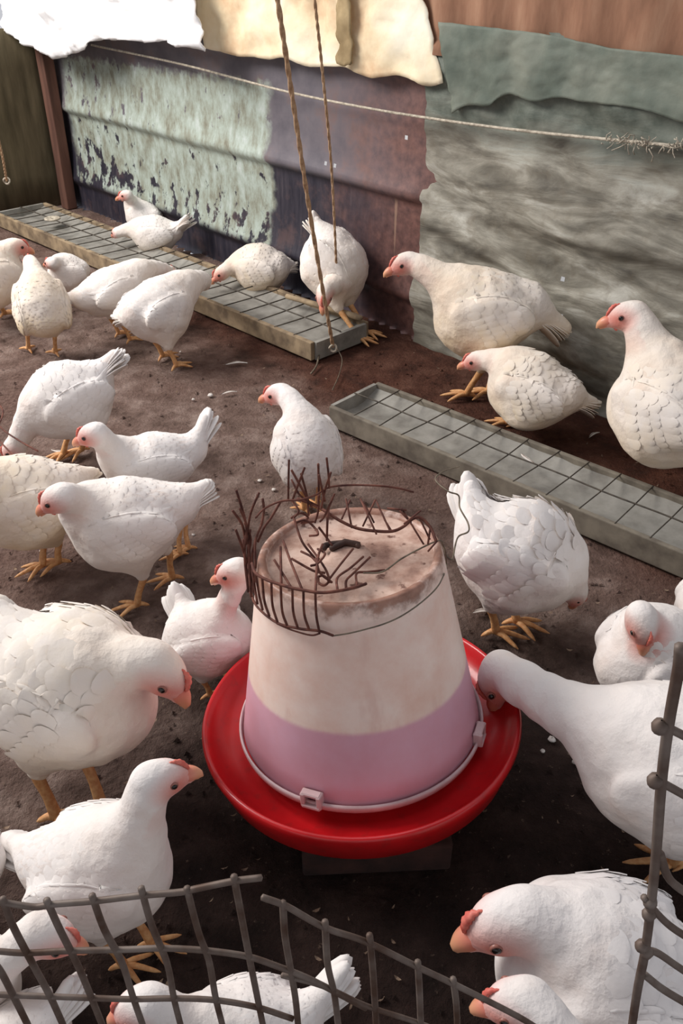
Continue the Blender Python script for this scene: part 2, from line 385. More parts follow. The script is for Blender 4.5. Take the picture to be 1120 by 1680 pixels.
# cords along the wall
def cord(name, pts, r, mat, label, cat='cord', n=6, parent=None):
    b = MB(); P = spline(pts, n); b.tube(P, r, 7)
    o = b.build(name, mat, parent)
    if parent is None: origin_to(o, P[0]); tag(o, label, cat)
    return o
def wpt(x, y, off): s, z = W(x, y, off); return WP(s, z, off)
cord('wall_cord', [wpt(x, y, .055) for x, y in ((150, 74), (300, 106), (460, 148), (600, 177), (745, 200), (880, 217), (1000, 229), (1130, 243), (1400, 290))], .004, M['palerope'],
     'pale cord stretched along the whole metal wall')
b = MB()
for i in range(70):
    x = random.uniform(1000, 1125) if random.random() < .8 else random.uniform(960, 1120); y = 229+(x-1000)*.11+random.gauss(0, 3)
    p = wpt(x, y, .06); q = p+np.array([random.gauss(0, .012), random.gauss(0, .006), random.gauss(0, .012)])
    b.tube([p, (p+q)/2+rng.normal(0, .004, 3), q], .0014, 4)
o = b.build('frayed_fibre', M['palerope']); tag(o, 'frayed pale fibres caught on the wall cord at the right', 'fibre', None, 'stuff')

# ------------------------------------------------------------------ feed troughs
def trough_mat():
    t = NT('grey_feed_dust', .85, 0, .25); n = t.noise(t.coord('Object'), 14, 6, .6)
    t.color(t.ramp(n, [(.3, hx(110, 106, 100)), (.5, hx(138, 135, 128)), (.7, hx(156, 153, 146))])); t.bump(n, .3, .004); return t.m
M['trough'] = trough_mat()
def trough(near0, near1, width, ht, label, ncell, rim, wirer, plank='plank'):
    """near0, near1: ends of the near top edge (world); width towards the wall"""
    A = np.array(near0); B = np.array(near1); d = (B-A); L = np.linalg.norm(d); d /= L
    nrm = np.array([-d[1], d[0], 0]); nrm = nrm if np.dot(nrm, WN) > 0 else -nrm
    base = (A+B)/2+nrm*width/2; base[2] = 0; root = empty('feed_trough', tuple(base)); tag(root, label, 'feed trough', 'long feed troughs with wire grids')
    up = np.array([0, 0, 1.]); P = lambda a, b_, z: A+d*a+nrm*b_+up*(z-A[2])
    # near and far side boards
    for nm, off_ in (('side_board', 0), ('side_board', width)):
        b = MB(); b.box(P(L/2, off_, ht/2+.006), d*L/2, nrm*rim, up*(ht/2)); o = b.build(nm, M[plank], root, smooth=False)
        bv = o.modifiers.new('bevel', 'BEVEL'); bv.width = .003; bv.segments = 2
    for a in (0, L):
        b = MB(); b.box(P(a, width/2, ht/2+.005), d*rim*.8, nrm*(width/2-rim), up*(ht/2-.001)); b.build('end_board', M['trough'], root, smooth=False)
    # bottom: shallow V
    b = MB(); V = []; n = 40; F = []
    for i in range(n+1):
        for j, (q, z) in enumerate(((rim, ht*.86), (width*.30, ht*.5), (width*.5, ht*.42), (width*.70, ht*.5), (width-rim, ht*.86))):
            V.append(P(L*i/n, q, z+.004*noise.noise(Vector((i*.7, j, 2)))))
    F = [(i*5+j, (i+1)*5+j, (i+1)*5+j+1, i*5+j+1) for i in range(n) for j in range(4)]
    b.add(V, F); b.build('trough_bed', M['trough'], root)
    # wire grid
    for k in range(1, ncell):
        a = L*k/ncell; sk = random.gauss(0, .004)
        b = MB(); b.tube([P(a+sk, -.002, ht+.006), P(a, width*.5, ht+.004+random.gauss(0, .001)), P(a-sk, width+.002, ht+.006)], wirer, 6); b.build('grid_wire', M['grey_wire_dark'], root)
    for q in ((.5,) if ncell > 14 else (.5,)):
        b = MB(); b.tube([P(L*i/30, width*q+.002*math.sin(i), ht+.008) for i in range(31)], wirer*1.1, 6); b.build('grid_wire', M['grey_wire_dark'], root)
    return root, P, L
M['grey_wire_dark'] = simple('dark_grid_wire', hx(56, 50, 44), hx(88, 80, 70), 60, .7, .2)
T1a = G(513, 561, .07); T1b = G(0, 350, .07); T1b = T1a + (T1b-T1a)*1.02
tr1, P1, L1 = trough(T1a, T1b, .25, .062, 'long feed trough along the wall behind, with grey wire grid and beige side board', 24, .009, .0022)
T2a = G(542, 664, .07); T2b = G(1120, 903, .07); T2b = T2a+(T2b-T2a)*1.35
tr2, P2, L2 = trough(T2a, T2b, .20, .062, 'feed trough to the right of the red pan with large grey grid cells', 16, .007, .0018, 'greyboard')
# wire foot and end bar of the far trough
cord('wire_foot', [G(523, 583, .02), G(519, 600, .008), G(510, 613, .004)], .003, M['grey_wire'], '', parent=tr1)
b = MB(); b.tube([G(470, 486, .085), G(520, 500, .085), G(583, 519, .085), G(592, 522, .085)], [.009, .010, .011, .009], 10)
o = b.build('wooden_rod', M['plank']); origin_to(o, G(530, 505, .08)); tag(o, 'short grey wooden rod lying across the near end of the far feed trough', 'rod')

# ------------------------------------------------------------------ hanging ropes
def rope(pts, r, label, knots=()):
    root = empty('hanging_rope', tuple(pts[0])); tag(root, label, 'rope')
    P = spline(pts, 14); b = MB()
    n = len(P); rr = np.linspace(r, r, n)
    # two twisted strands
    T = (P[-1]-P[0])/np.linalg.norm(P[-1]-P[0]); x = np.cross(T, [1, 0, .2]); x /= np.linalg.norm(x); y = np.cross(T, x)
    Q = spline(P, 12); m = len(Q)
    for ph in (0, math.pi):
        t = np.linspace(0, np.linalg.norm(P[-1]-P[0])/(r*16)*2*math.pi, m)+ph
        b.tube(Q+(r*.32)*(np.cos(t)[:, None]*x+np.sin(t)[:, None]*y), r*.74, 7)
    b.build('strand', M['rope'], root)
    for k, kr in knots:
        b = MB(); t = np.linspace(0, 2*math.pi*1.0, 22)
        K = np.array(k)+np.stack([kr*np.cos(t), kr*.4*np.sin(2*t), kr*np.sin(t)], -1)
        b.tube(K, kr*.34, 7, cap=False); b.build('knot', M['palerope'], root)
    return root
k1 = G(546, 568, .05)
rope([k1, G(530, 480, .26), CAM+ray(505, 330)*2.28, CAM+ray(480, 165)*2.02, CAM+ray(455, 0)*1.78, CAM+ray(430, -160)*1.6], .0062,
     'left and thicker of the two brown ropes hanging to the far trough', [(k1+np.array([0, -.006, -.004]), .011)])
k2 = G(553, 492, .10)
rope([k2, CAM+ray(550, 400)*2.72, CAM+ray(543, 270)*2.5, CAM+ray(530, 130)*2.25, CAM+ray(516, 0)*2.05, CAM+ray(500, -150)*1.85], .0042,
     'right and thinner of the two ropes, looped round the wooden rod', [(k2+np.array([0, -.006, 0]), .017)])
cord('thin_wire', [G(553, 572, .04), G(561, 590, .02), G(556, 615, .01), G(545, 640, .008)], .0016, M['grey_wire'], 'thin wire trailing on the floor below the thicker rope', 'wire')
k3 = CAM+ray(11, 297)*3.6
rope([k3, CAM+ray(5, 262)*3.5, CAM+ray(-6, 210)*3.4, CAM+ray(-20, 120)*3.3, CAM+ray(-60, -200)*3.0], .005, 'short pale rope end hanging at the far left edge', [(k3, .012)])

# ------------------------------------------------------------------ feeder
FX = (0.0293, 0.929, .15); tx, ty = -.0796, -.0617
Rx = np.array([[1, 0, 0], [0, math.cos(tx), -math.sin(tx)], [0, math.sin(tx), math.cos(tx)]])
Ry = np.array([[math.cos(ty), 0, math.sin(ty)], [0, 1, 0], [-math.sin(ty), 0, math.cos(ty)]])
FM = Rx @ Ry; FC = np.array(FX)
def fl(p): return FM @ np.array(p) + FC
def fcone(px, py, r0, k):
    """nearest hit with a cone r = r0 - k*h about the feeder axis"""
    o = FM.T @ (CAM-FC); d = FM.T @ ray(px, py)
    a = d[0]**2+d[1]**2-(k*d[2])**2; R0 = r0-k*o[2]; b_ = o[0]*d[0]+o[1]*d[1]+R0*k*d[2]; c = o[0]**2+o[1]**2-R0**2
    disc = b_*b_-a*c
    t = (-b_-math.sqrt(disc))/a if disc > 0 else -b_/a
    return CAM+ray(px, py)*t
def fplane(px, py, h):
    o = FM.T @ (CAM-FC); d = FM.T @ ray(px, py); t = (h-o[2])/d[2]; return CAM+ray(px, py)*t
def bucket_mat():
    t = NT('translucent_plastic', .42, 0, .4); co = t.coord('Object'); x, y, z = t.xyz(co)
    n = t.noise(co, 12, 6, .65); n2 = t.noise(co, 45, 5, .6); n3 = t.noise(t.coord('Object', (1, 1, .3)), 24, 4)
    c = t.ramp(n, [(.3, hx(232, 196, 180)), (.6, hx(244, 222, 210))])
    c = t.mix(t.math('MULTIPLY', t.sstep(n3, .56, .74), .45), c, hx(214, 170, 156))
    c = t.mix(t.sstep(t.math('ADD', z, t.math('MULTIPLY', n, .006)), .115, .105), c, t.ramp(n, [(.3, hx(214, 158, 172)), (.7, hx(220, 172, 190))]))
    # dirt crusted over the top rim
    d = t.math('ADD', z, t.math('MULTIPLY', t.math('SUBTRACT', t.math('ADD', n, t.math('MULTIPLY', n2, .5)), .75), .10))
    c = t.mix(t.sstep(d, .272, .296), c, t.ramp(n2, [(.3, hx(122, 84, 70)), (.6, hx(166, 124, 106))]))
    t.color(c); t.bump(n2, .15, .002)
    t.b.inputs['Subsurface Weight'].default_value = .15; t.b.inputs['Subsurface Radius'].default_value = (.03, .015, .012)
    return t.m
def top_mat():
    t = NT('dirty_bucket_base', .8); co = t.coord('Object'); n = t.noise(co, 16, 6, .65); n2 = t.noise(co, 50, 4)
    c = t.ramp(n, [(.28, hx(116, 80, 68)), (.42, hx(172, 136, 120)), (.58, hx(208, 178, 162)), (.8, hx(222, 198, 184))])
    c = t.mix(t.sstep(n2, .60, .70), c, hx(104, 68, 56)); t.color(c); t.bump(n2, .4, .003); return t.m
feeder = empty('poultry_feeder', (0, 0, 0))
feeder.location = FX; feeder.rotation_euler = (0, 0, 0); _LOC[feeder.name] = (0, 0, 0)
from mathutils import Matrix
mw = Matrix([[*FM[0], FX[0]], [*FM[1], FX[1]], [*FM[2], FX[2]], [0, 0, 0, 1]]); feeder.matrix_world = mw
feeder.rotation_mode = 'XYZ'; feeder.rotation_euler = mw.to_euler(); feeder.location = FX
tag(feeder, 'upturned dirty white bucket in a round red feeding pan', 'poultry feeder')
red = NT('red_plastic', .32, 0, .5); _n = red.noise(red.coord('Object'), 9, 4); _n2 = red.noise(red.coord('Object'), 50, 5)
red.color(red.mix(red.math('MULTIPLY', red.sstep(_n2, .55, .7), .25), red.ramp(_n, [(.3, hx(178, 18, 24)), (.7, hx(210, 28, 34))]), hx(120, 44, 40))); red.bump(_n2, .06, .002)
red.b.inputs['Coat Weight'].default_value = .15
HB = .293; R0, R1 = .1815, .128
b = MB(); b.lathe([(.06, -.034), (.178, -.034), (.200, -.035), (.222, -.026), (.234, -.010), (.2385, .000), (.243, .004), (.2465, -.002), (.2462, -.010), (.242, -.022),
                   (.232, -.052), (.205, -.080), (.06, -.086), (.06, -.075)], 96)
b.build('pan', red.m, feeder)
def bar(h): return R0+(R1-R0)*h/HB
b = MB(); prof = [(.165, -.03), (.172, -.016)] + [(bar(h), h) for h in np.linspace(-.006, HB-.006, 10)] + [(R1-.001, HB-.001), (R1-.005, HB), (R1-.010, HB-.002), (R1-.012, HB-.006)]
b.lathe(prof, 96); b.build('barrel', bucket_mat(), feeder)
b = MB(); b.lathe([(R1-.012, HB-.006), (R1-.014, HB-.010), (.07, HB-.009), (.030, HB-.007), (.026, HB-.001), (.012, HB), (0.0005, HB)], 80); b.build('barrel_base', top_mat(), feeder)
lipm = simple('pale_lip_plastic', hx(190, 160, 160), hx(214, 190, 192), 20, .35)
b = MB(); b.lathe([(.1835, -.016), (.1875, -.014), (.1895, -.006), (.188, -.001), (.1855, -.002), (.1835, -.012)], 96); b.build('barrel_lip', lipm, feeder)
def clip(a):
    b = MB(); c, s = math.cos(a), math.sin(a); e = np.array([c, s, 0]); f = np.array([-s, c, 0]); u = np.array([0, 0, 1.])
    for q in (-.012, .012): b.box(e*.187+f*q+u*.002, e*.007, f*.0035, u*.012)
    b.box(e*.187+u*(.012), e*.006, f*.014, u*.003); b.box(e*.189+u*(-.008), e*.006, f*.014, u*.003)
    o = b.build('clip', lipm, feeder, smooth=False); m_ = o.modifiers.new('bevel', 'BEVEL'); m_.width = .0015
clip(math.radians(-112)); clip(math.radians(-20))
for a in (.5, 2.5, 4.7):    # wing pieces of the knob on the bucket's base
    pass
b = MB(); t = np.linspace(0, 2*math.pi, 24, endpoint=False)
b.tube([(.024*math.cos(q)-.012, .008*math.sin(q)+.012, HB+.002) for q in np.linspace(-.4, 3.6, 20)], .0045, 7)
b.tube([(-.026, .006, HB+.002), (-.006, .018, HB+.005), (.014, .012, HB+.002)], .005, 7)
b.build('base_knob', simple('dark_brown_knob', hx(60, 40, 34), hx(92, 66, 56), 30), feeder)
# the brick the pan stands on
brickm = simple('earthy_brick', hx(40, 26, 22), hx(70, 44, 38), 18, .95, bump=.8)
def brick(c, yaw, label):
    b = MB(); x = np.array([math.cos(yaw), math.sin(yaw), 0]); y = np.array([-math.sin(yaw), math.cos(yaw), 0]); b.box(np.array([0, 0, 0.]), x*.11, y*.052, (0, 0, .030))
    b.V[0] = b.V[0]+np.array(c); o = b.build('brick', brickm, smooth=False); origin_to(o, c)
    m_ = o.modifiers.new('bevel', 'BEVEL'); m_.width = .006; m_.segments = 3; tag(o, label, 'brick')
brick((.05, .800, .0285), .05, 'dark earthy brick under the front of the red pan')
brick((.03, .99, .0285), .12, 'brick under the back of the red pan')

# ------------------------------------------------------------------ rusty wire cage on the feeder
zz = lambda x, y: (360+x/2.5455, 720+y/2.5455)
cage = empty('wire_cage', tuple(fl((0, 0, HB)))); tag(cage, 'bent rusty mesh cage crowning the upturned bucket', 'wire cage')
def cw(pts, r=.0016, mode='p', n=5, mat='rust_wire', parent=cage):
    P = []
    for q in pts:
        px, py = zz(q[0], q[1])
        if len(q) > 3: P.append(fcone(px, py, .140+q[3], 0))
        elif q[2] == 'c': P.append(fcone(px, py, .1895, (R0-R1)/HB))
        else: P.append(fplane(px, py, HB+q[2]))
    b = MB(); b.tube(spline(P, n), r*.86, 6); return b.build('wire', M[mat], parent)
A_ = .034
# upper ring, front-left
cw([(135, 520, A_), (150, 560, A_), (195, 588, A_), (240, 604, A_), (300, 622, A_), (350, 632, A_), (420, 642, A_), (490, 636, A_), (560, 622, A_*.7), (612, 605, .018)], .0024)
# lower ring
cw([(128, 640, 'c'), (160, 705, 'c'), (240, 768, 'c'), (330, 792, 'c'), (420, 803, 'c'), (475, 822, 'c')], .0021)
cw([(240, 772, 'c'), (300, 798, 'c'), (380, 820, 'c'), (420, 812, 'c')], .0014)
for a, m_, b_ in (((140, 545), (146, 600), (158, 690)), ((150, 560), (165, 640), (180, 715)), ((178, 582), (188, 670), (208, 742)), ((216, 598), (222, 690), (243, 770)),
                 ((255, 608), (262, 712), (282, 780)), ((304, 622), (308, 715), (327, 792)), ((350, 632), (354, 725), (375, 800)), ((400, 640), (404, 730), (417, 808))):
    P = [fplane(*zz(*a), HB+A_), fcone(*zz(*m_), .1895, (R0-R1)/HB)+np.array([0, -.003, .0]), fcone(*zz(*b_), .1895, (R0-R1)/HB)]
    b = MB(); b.tube(spline(P, 5), .0018, 6); b.build('wire', M['rust_wire'], cage)
# stubs bent over the bucket's base
for pts in ([(254, 450, .05), (256, 530, .045), (258, 610, A_)], [(228, 505, .05), (262, 560, .04), (300, 622, A_)], [(265, 425, .05), (300, 520, .045), (345, 630, A_)],
            [(300, 500, .03), (390, 550, .02), (440, 560, .02)], [(558, 458, .03), (500, 530, .02), (455, 590, .012)], [(628, 494, .012), (560, 560, .01), (530, 590, .01), (528, 622, .012)],
            [(600, 492, .02), (545, 540, .02), (492, 580, .02), (492, 632, .03)], [(690, 548, .006), (620, 556, .006), (572, 562, .008), (574, 612, .012)],
            [(430, 440, .03), (410, 500, .03), (400, 640, .03)], [(370, 440, .03), (440, 540, .02), (462, 600, .012)], [(402, 500, .03), (420, 560, .025), (470, 600, .012)],
            [(455, 290, .05), (450, 350, .04), (448, 425, .01)], [(310, 330, .05), (345, 430, .03), (400, 500, .012)], [(415, 370, .04), (445, 410, .02), (470, 445, .012)],
            [(320, 350, .03), (360, 340, .03), (400, 375, .02), (410, 400, .02), (375, 405, .015)], [(300, 330, .04), (340, 310, .03), (370, 330, .02), (340, 350, .02), (400, 345, .01)],
            [(412, 575, .01), (436, 572, .01), (455, 595, .01), (436, 612, .01), (414, 600, .01), (412, 578, .01)],
            [(380, 530, .03), (410, 520, .03), (440, 480, .03), (410, 460, .02)], [(340, 470, .012), (380, 490, .014), (405, 515, .02)]): cw(pts, .0020)
# strip of mesh curling over the back
B_ = .030
cw([(325, 250, .06), (380, 270, .05), (430, 295, .045), (500, 340, .04), (570, 372, B_), (640, 384, B_), (720, 386, B_), (770, 365, B_), (805, 335, .04), (840, 330, .04), (880, 370, .03), (905, 430, .02)], .0026)
cw([(150, 330, .075), (190, 290, .08), (260, 260, .085), (330, 255, .085), (400, 235, .09), (450, 205, .09), (510, 195, .085), (580, 193, .08), (660, 196, .08), (740, 205, .07), (810, 222, .06)], .0017)
for a, b_ in (((545, 255, .055), (510, 335, .04)), ((528, 250, .06), (552, 372, B_)), ((600, 262, .05), (645, 350, .03)), ((650, 255, .055), (598, 365, .03)), ((588, 250, .055), (655, 398, B_)),
              ((652, 255, .05), (712, 385, B_)), ((690, 340, .03), (718, 385, B_)), ((760, 290, .05), (852, 440, .014)), ((752, 300, .05), (800, 350, .035)), ((835, 330, .04), (878, 420, .015)), ((880, 370, .03), (870, 440, .01)),
              ((700, 290, .05), (780, 298, .05)), ((905, 430, .02), (870, 470, .01)), ((840, 300, .05), (770, 355, .04))): cw([a, b_], .0017)
# upright spikes at the back left
for pts in ([(290, 88, .14), (288, 170, .11), (287, 250, .07)], [(300, 130, .13), (345, 210, .10), (385, 285, .06)], [(355, 120, .13), (325, 200, .10), (305, 255, .07)], [(412, 105, .14), (414, 200, .09), (412, 290, .05)],
            [(447, 80, .15), (455, 150, .12), (458, 205, .09)], [(465, 140, .12), (440, 215, .09), (425, 290, .06)], [(415, 150, .12), (430, 220, .09), (440, 260, .07)],
            [(340, 145, .12), (365, 240, .08), (372, 320, .05)], [(300, 170, .10), (340, 240, .08), (410, 280, .06)], [(300, 255, .07), (330, 300, .06), (310, 330, .05)], [(415, 235, .08), (412, 300, .05), (398, 350, .03)],
            [(480, 230, .08), (440, 320, .05), (420, 345, .03)]): cw(pts, .0019)
# tangle hanging beside the left of the bucket
for pts in ([(70, 215, .12), (105, 330, .07), (115, 400, .04)], [(55, 300, .09), (95, 360, .06), (108, 430, .03)], [(165, 225, .10), (130, 310, .07), (115, 400, .04)], [(85, 290, .09), (112, 360, .06), (112, 440, .03)],
            [(68, 380, .06), (100, 470, .02), (118, 560, -.02)], [(110, 380, .05), (105, 500, .01), (120, 640, -.03)], [(128, 380, .05), (118, 480, .01), (128, 620, -.02)], [(98, 420, .03), (110, 520, .0), (122, 600, -.02)],
            [(175, 360, .06), (150, 430, .04), (150, 540, .01)], [(120, 395, .04), (125, 500, .01), (132, 660, -.04)], [(150, 420, .04), (135, 500, .01), (142, 640, -.03)], [(180, 250, .09), (185, 300, .075), (175, 360, .06)],
            [(255, 262, .08), (215, 330, .06), (185, 372, .05), (160, 430, .03)], [(105, 350, .06), (130, 420, .03), (112, 520, .0)]): cw(pts, .0021)
# thin wire tied round the barrel, and the loose kinked wire on its right
wl = empty('binding_wire', tuple(fl((0, -.14, .24)))); tag(wl, 'thin grey wire tied in a sagging loop around the bucket', 'wire')
cw([(470, 823, 'c'), (540, 812, 'c'), (610, 795, 'c'), (680, 775, 'c'), (750, 745, 'c'), (820, 700, 'c'), (880, 650, 'c'), (915, 610, 'c'), (935, 570, 'c')], .0012, mat='grey_wire', parent=wl)
P = [fcone(*zz(935, 570), .1895, (R0-R1)/HB), fplane(*zz(946, 530), .20), fplane(*zz(945, 480), .24), fplane(*zz(932, 440), HB-.01), fplane(*zz(915, 425), HB+.004), fplane(*zz(850, 452), HB+.008), fplane(*zz(760, 500), HB+.006), fplane(*zz(680, 555), HB+.006), fplane(*zz(600, 560), HB+.006)]
b = MB(); b.tube(spline(P, 6), .0012, 6); b.build('wire', M['grey_wire'], wl)
P = [G(753, 766, .33), G(728, 773, .33), G(714, 787, .33), G(735, 806, .33), G(752, 813, .32), G(754, 833, .31), G(767, 857, .30), G(768, 872, .30), G(752, 880, .30), G(746, 897, .31), G(742, 917, .32), G(733, 913, .33), G(727, 897, .34), G(724, 888, .35)]
b = MB(); b.tube(spline(P, 6), .0015, 6); o = b.build('kinked_wire', M['grey_wire']); origin_to(o, P[-1]); tag(o, 'loose kinked wire sticking out to the right of the bucket', 'wire')
P = [G(-20, 650, .2), G(-2, 690, .2), G(3, 672, .22), G(-4, 665, .22)]
for pts, lab in (([(-30, 660), (0, 700), (30, 722), (62, 740)], 'dark wire across the bird at the left edge, the longer'), ([(-20, 640), (2, 668), (4, 682), (-6, 712), (10, 735), (25, 748)], 'small curl of wire at the left edge above the longer one')):
    P = [G(x, y, .24) for x, y in pts]; b = MB(); b.tube(spline(P, 6), .002, 6); o = b.build('loose_wire', M['rust_wire']); origin_to(o, P[0]); tag(o, lab, 'wire')

# ------------------------------------------------------------------ wire fence in the foreground
def fp(x, y, Y=.30):
    d = ray(x, y); return CAM+d*Y/d[1]
fence = empty('wire_fence', (0, .30, 0)); tag(fence, 'bent rusted wire mesh fence in the foreground', 'fence')
def fw(pts, r=.0021, down=False, bump=True):
    P = [fp(x, y) for x, y in pts]
    P = list(spline(P, 5))
    if down:
        q = P[-1]; P += [np.array([q[0]+.002, .30, q[2]*.5]), np.array([q[0]+.004, .30, -.002])]
    b = MB(); b.tube(P, r, 8); b.build('wire', M['fence_wire'], fence)
Z = lambda *p: [(x*.4286, 1200+y*.4286) for x, y in p]       # from the zoomed crop
fw(Z((-60, 655), (10, 655), (130, 672), (200, 662), (350, 650), (540, 628), (690, 615), (760, 600), (900, 572), (1000, 560)))
fw(Z((-60, 838), (0, 842), (100, 848), (260, 840), (480, 835), (620, 830), (780, 838), (940, 860), (1050, 895), (1200, 955), (1400, 1060)))
fw(Z((-60, 1005), (60, 1010), (200, 1015), (340, 1020), (500, 1025), (660, 1022), (820, 1028), (980, 1055), (1120, 1100)))
fw([(430, 1472), (470, 1487), (533, 1522), (600, 1545), (688, 1588), (745, 1615), (850, 1668), (900, 1700)])
fw([(462, 1600), (530, 1618), (600, 1650), (680, 1676), (740, 1700)], .0019)
for p in (Z((-50, 860), (0, 915), (50, 1010), (105, 1120)), Z((10, 640), (50, 745), (120, 880), (190, 1010), (240, 1120)), Z((178, 645), (230, 760), (300, 900), (350, 1020), (390, 1120)),
          Z((352, 628), (400, 760), (465, 880), (510, 1020), (545, 1120)), Z((540, 600), (580, 740), (640, 890), (665, 1020), (690, 1120)), Z((715, 600), (760, 770), (800, 880), (825, 1020), (850, 1120)),
          Z((895, 555), (930, 740), (955, 870), (985, 1020), (1005, 1120)), Z((1082, 655), (1090, 780), (1110, 900), (1130, 1020), (1140, 1120)),
          [(533, 1512), (537, 1580), (548, 1630), (555, 1685)], [(606, 1534), (612, 1600), (617, 1685)], [(685, 1578), (688, 1630), (690, 1685)], [(743, 1606), (748, 1645), (750, 1685)]):
    fw(p, .0023, True)
fw([(1116, 1060), (1112, 1100), (1096, 1190), (1084, 1290), (1076, 1400), (1068, 1480), (1058, 1560), (1046, 1620), (1036, 1685)], .0031, True)
for p, r in (([(1078, 1191), (1095, 1194), (1150, 1222)], .0024), ([(1070, 1279), (1085, 1284), (1150, 1320)], .0024), ([(1056, 1472), (1070, 1490), (1100, 1520), (1150, 1552)], .0024), ([(1050, 1560), (1075, 1562), (1110, 1585), (1150, 1612)], .0024),
             ([(1082, 1400), (1100, 1445), (1150, 1480)], .0026), ([(1058, 1600), (1090, 1625), (1150, 1660)], .0026)):
    fw(p, r)
P = [fp(1150, y) for y in (1210, 1400, 1600)]; fw([(1150, 1040), (1150, 1200), (1150, 1400), (1150, 1690)], .003, True)
for x, y in ((1082, 1192), (1074, 1281), (1066, 1480), (1060, 1562), (1064, 1500), (1052, 1552)):
    b = MB(); c = fp(x, y, .299); b.lathe([(.0005, -.0046), (.0036, -.003), (.0045, 0), (.0036, .003), (.0005, .0046)], 10, c=c); b.build('weld', M['fence_wire'], fence)

# ------------------------------------------------------------------ birds
def smin(a, b, k):
    h = np.clip(.5+.5*(b-a)/k, 0, 1); return b+(a-b)*h-k*h*(1-h)
def sd_cone(p, a, b, ra, rb):
    ab = b-a; t = np.clip(((p-a)@ab)/(ab@ab+1e-9), 0, 1); return np.linalg.norm(p-a-t[..., None]*ab, axis=-1)-(ra+(rb-ra)*t)
def sd_ell(p, c, Rm, r):
    q = (p-c)@Rm.T; k0 = np.linalg.norm(q/r, axis=-1); k1 = np.linalg.norm(q/(r*r), axis=-1); return k0*(k0-1)/(k1+1e-9)
def surface_nets(val, org, h):
    nx, ny, nz = val.shape; s = val < 0
    corners = [(i, j, k) for i in (0, 1) for j in (0, 1) for k in (0, 1)]
    cs = np.stack([s[i:nx-1+i, j:ny-1+j, k:nz-1+k] for i, j, k in corners]); cnt = cs.sum(0); act = (cnt > 0) & (cnt < 8)
    idx = -np.ones(act.shape, int); ii = np.argwhere(act); idx[act] = np.arange(len(ii))
    acc = np.zeros((len(ii), 3)); num = np.zeros(len(ii))
    for a in range(8):
        for c in range(a+1, 8):
            da = np.array(corners[a]); dc = np.array(corners[c])
            if abs(da-dc).sum() != 1: continue
            va = val[tuple((ii+da).T)]; vc = val[tuple((ii+dc).T)]; cr = (va < 0) != (vc < 0)
            t = np.where(cr, va/(va-vc+1e-12), 0)
            acc += np.where(cr[:, None], da+(dc-da)*t[:, None], 0); num += cr
    V = org+h*(ii+acc/num[:, None]); F = []
    for ax in range(3):
        o1, o2 = [(1, 2), (2, 0), (0, 1)][ax]
        sl = [slice(1, -1)]*3; sl[ax] = slice(0, -1); s2 = [slice(1, -1)]*3; s2[ax] = slice(1, None)
        a = s[tuple(sl)]; b = s[tuple(s2)]
        for flip, msk in ((0, a & ~b), (1, ~a & b)):
            e = np.argwhere(msk)
            e = e+np.array([0 if k == ax else 1 for k in range(3)])
            def g(d1, d2):
                q = e.copy(); q[:, o1] -= d1; q[:, o2] -= d2; return idx[tuple(q.T)]
            quad = [g(1, 1), g(0, 1), g(0, 0), g(1, 0)]
            if flip: quad = quad[::-1]
            F.append(np.stack(quad, -1))
    return V, np.concatenate(F)
def unit(v): v = np.asarray(v, float); return v/(np.linalg.norm(v)+1e-12)
UPV = np.array([0, 0, 1.])
LOG = []
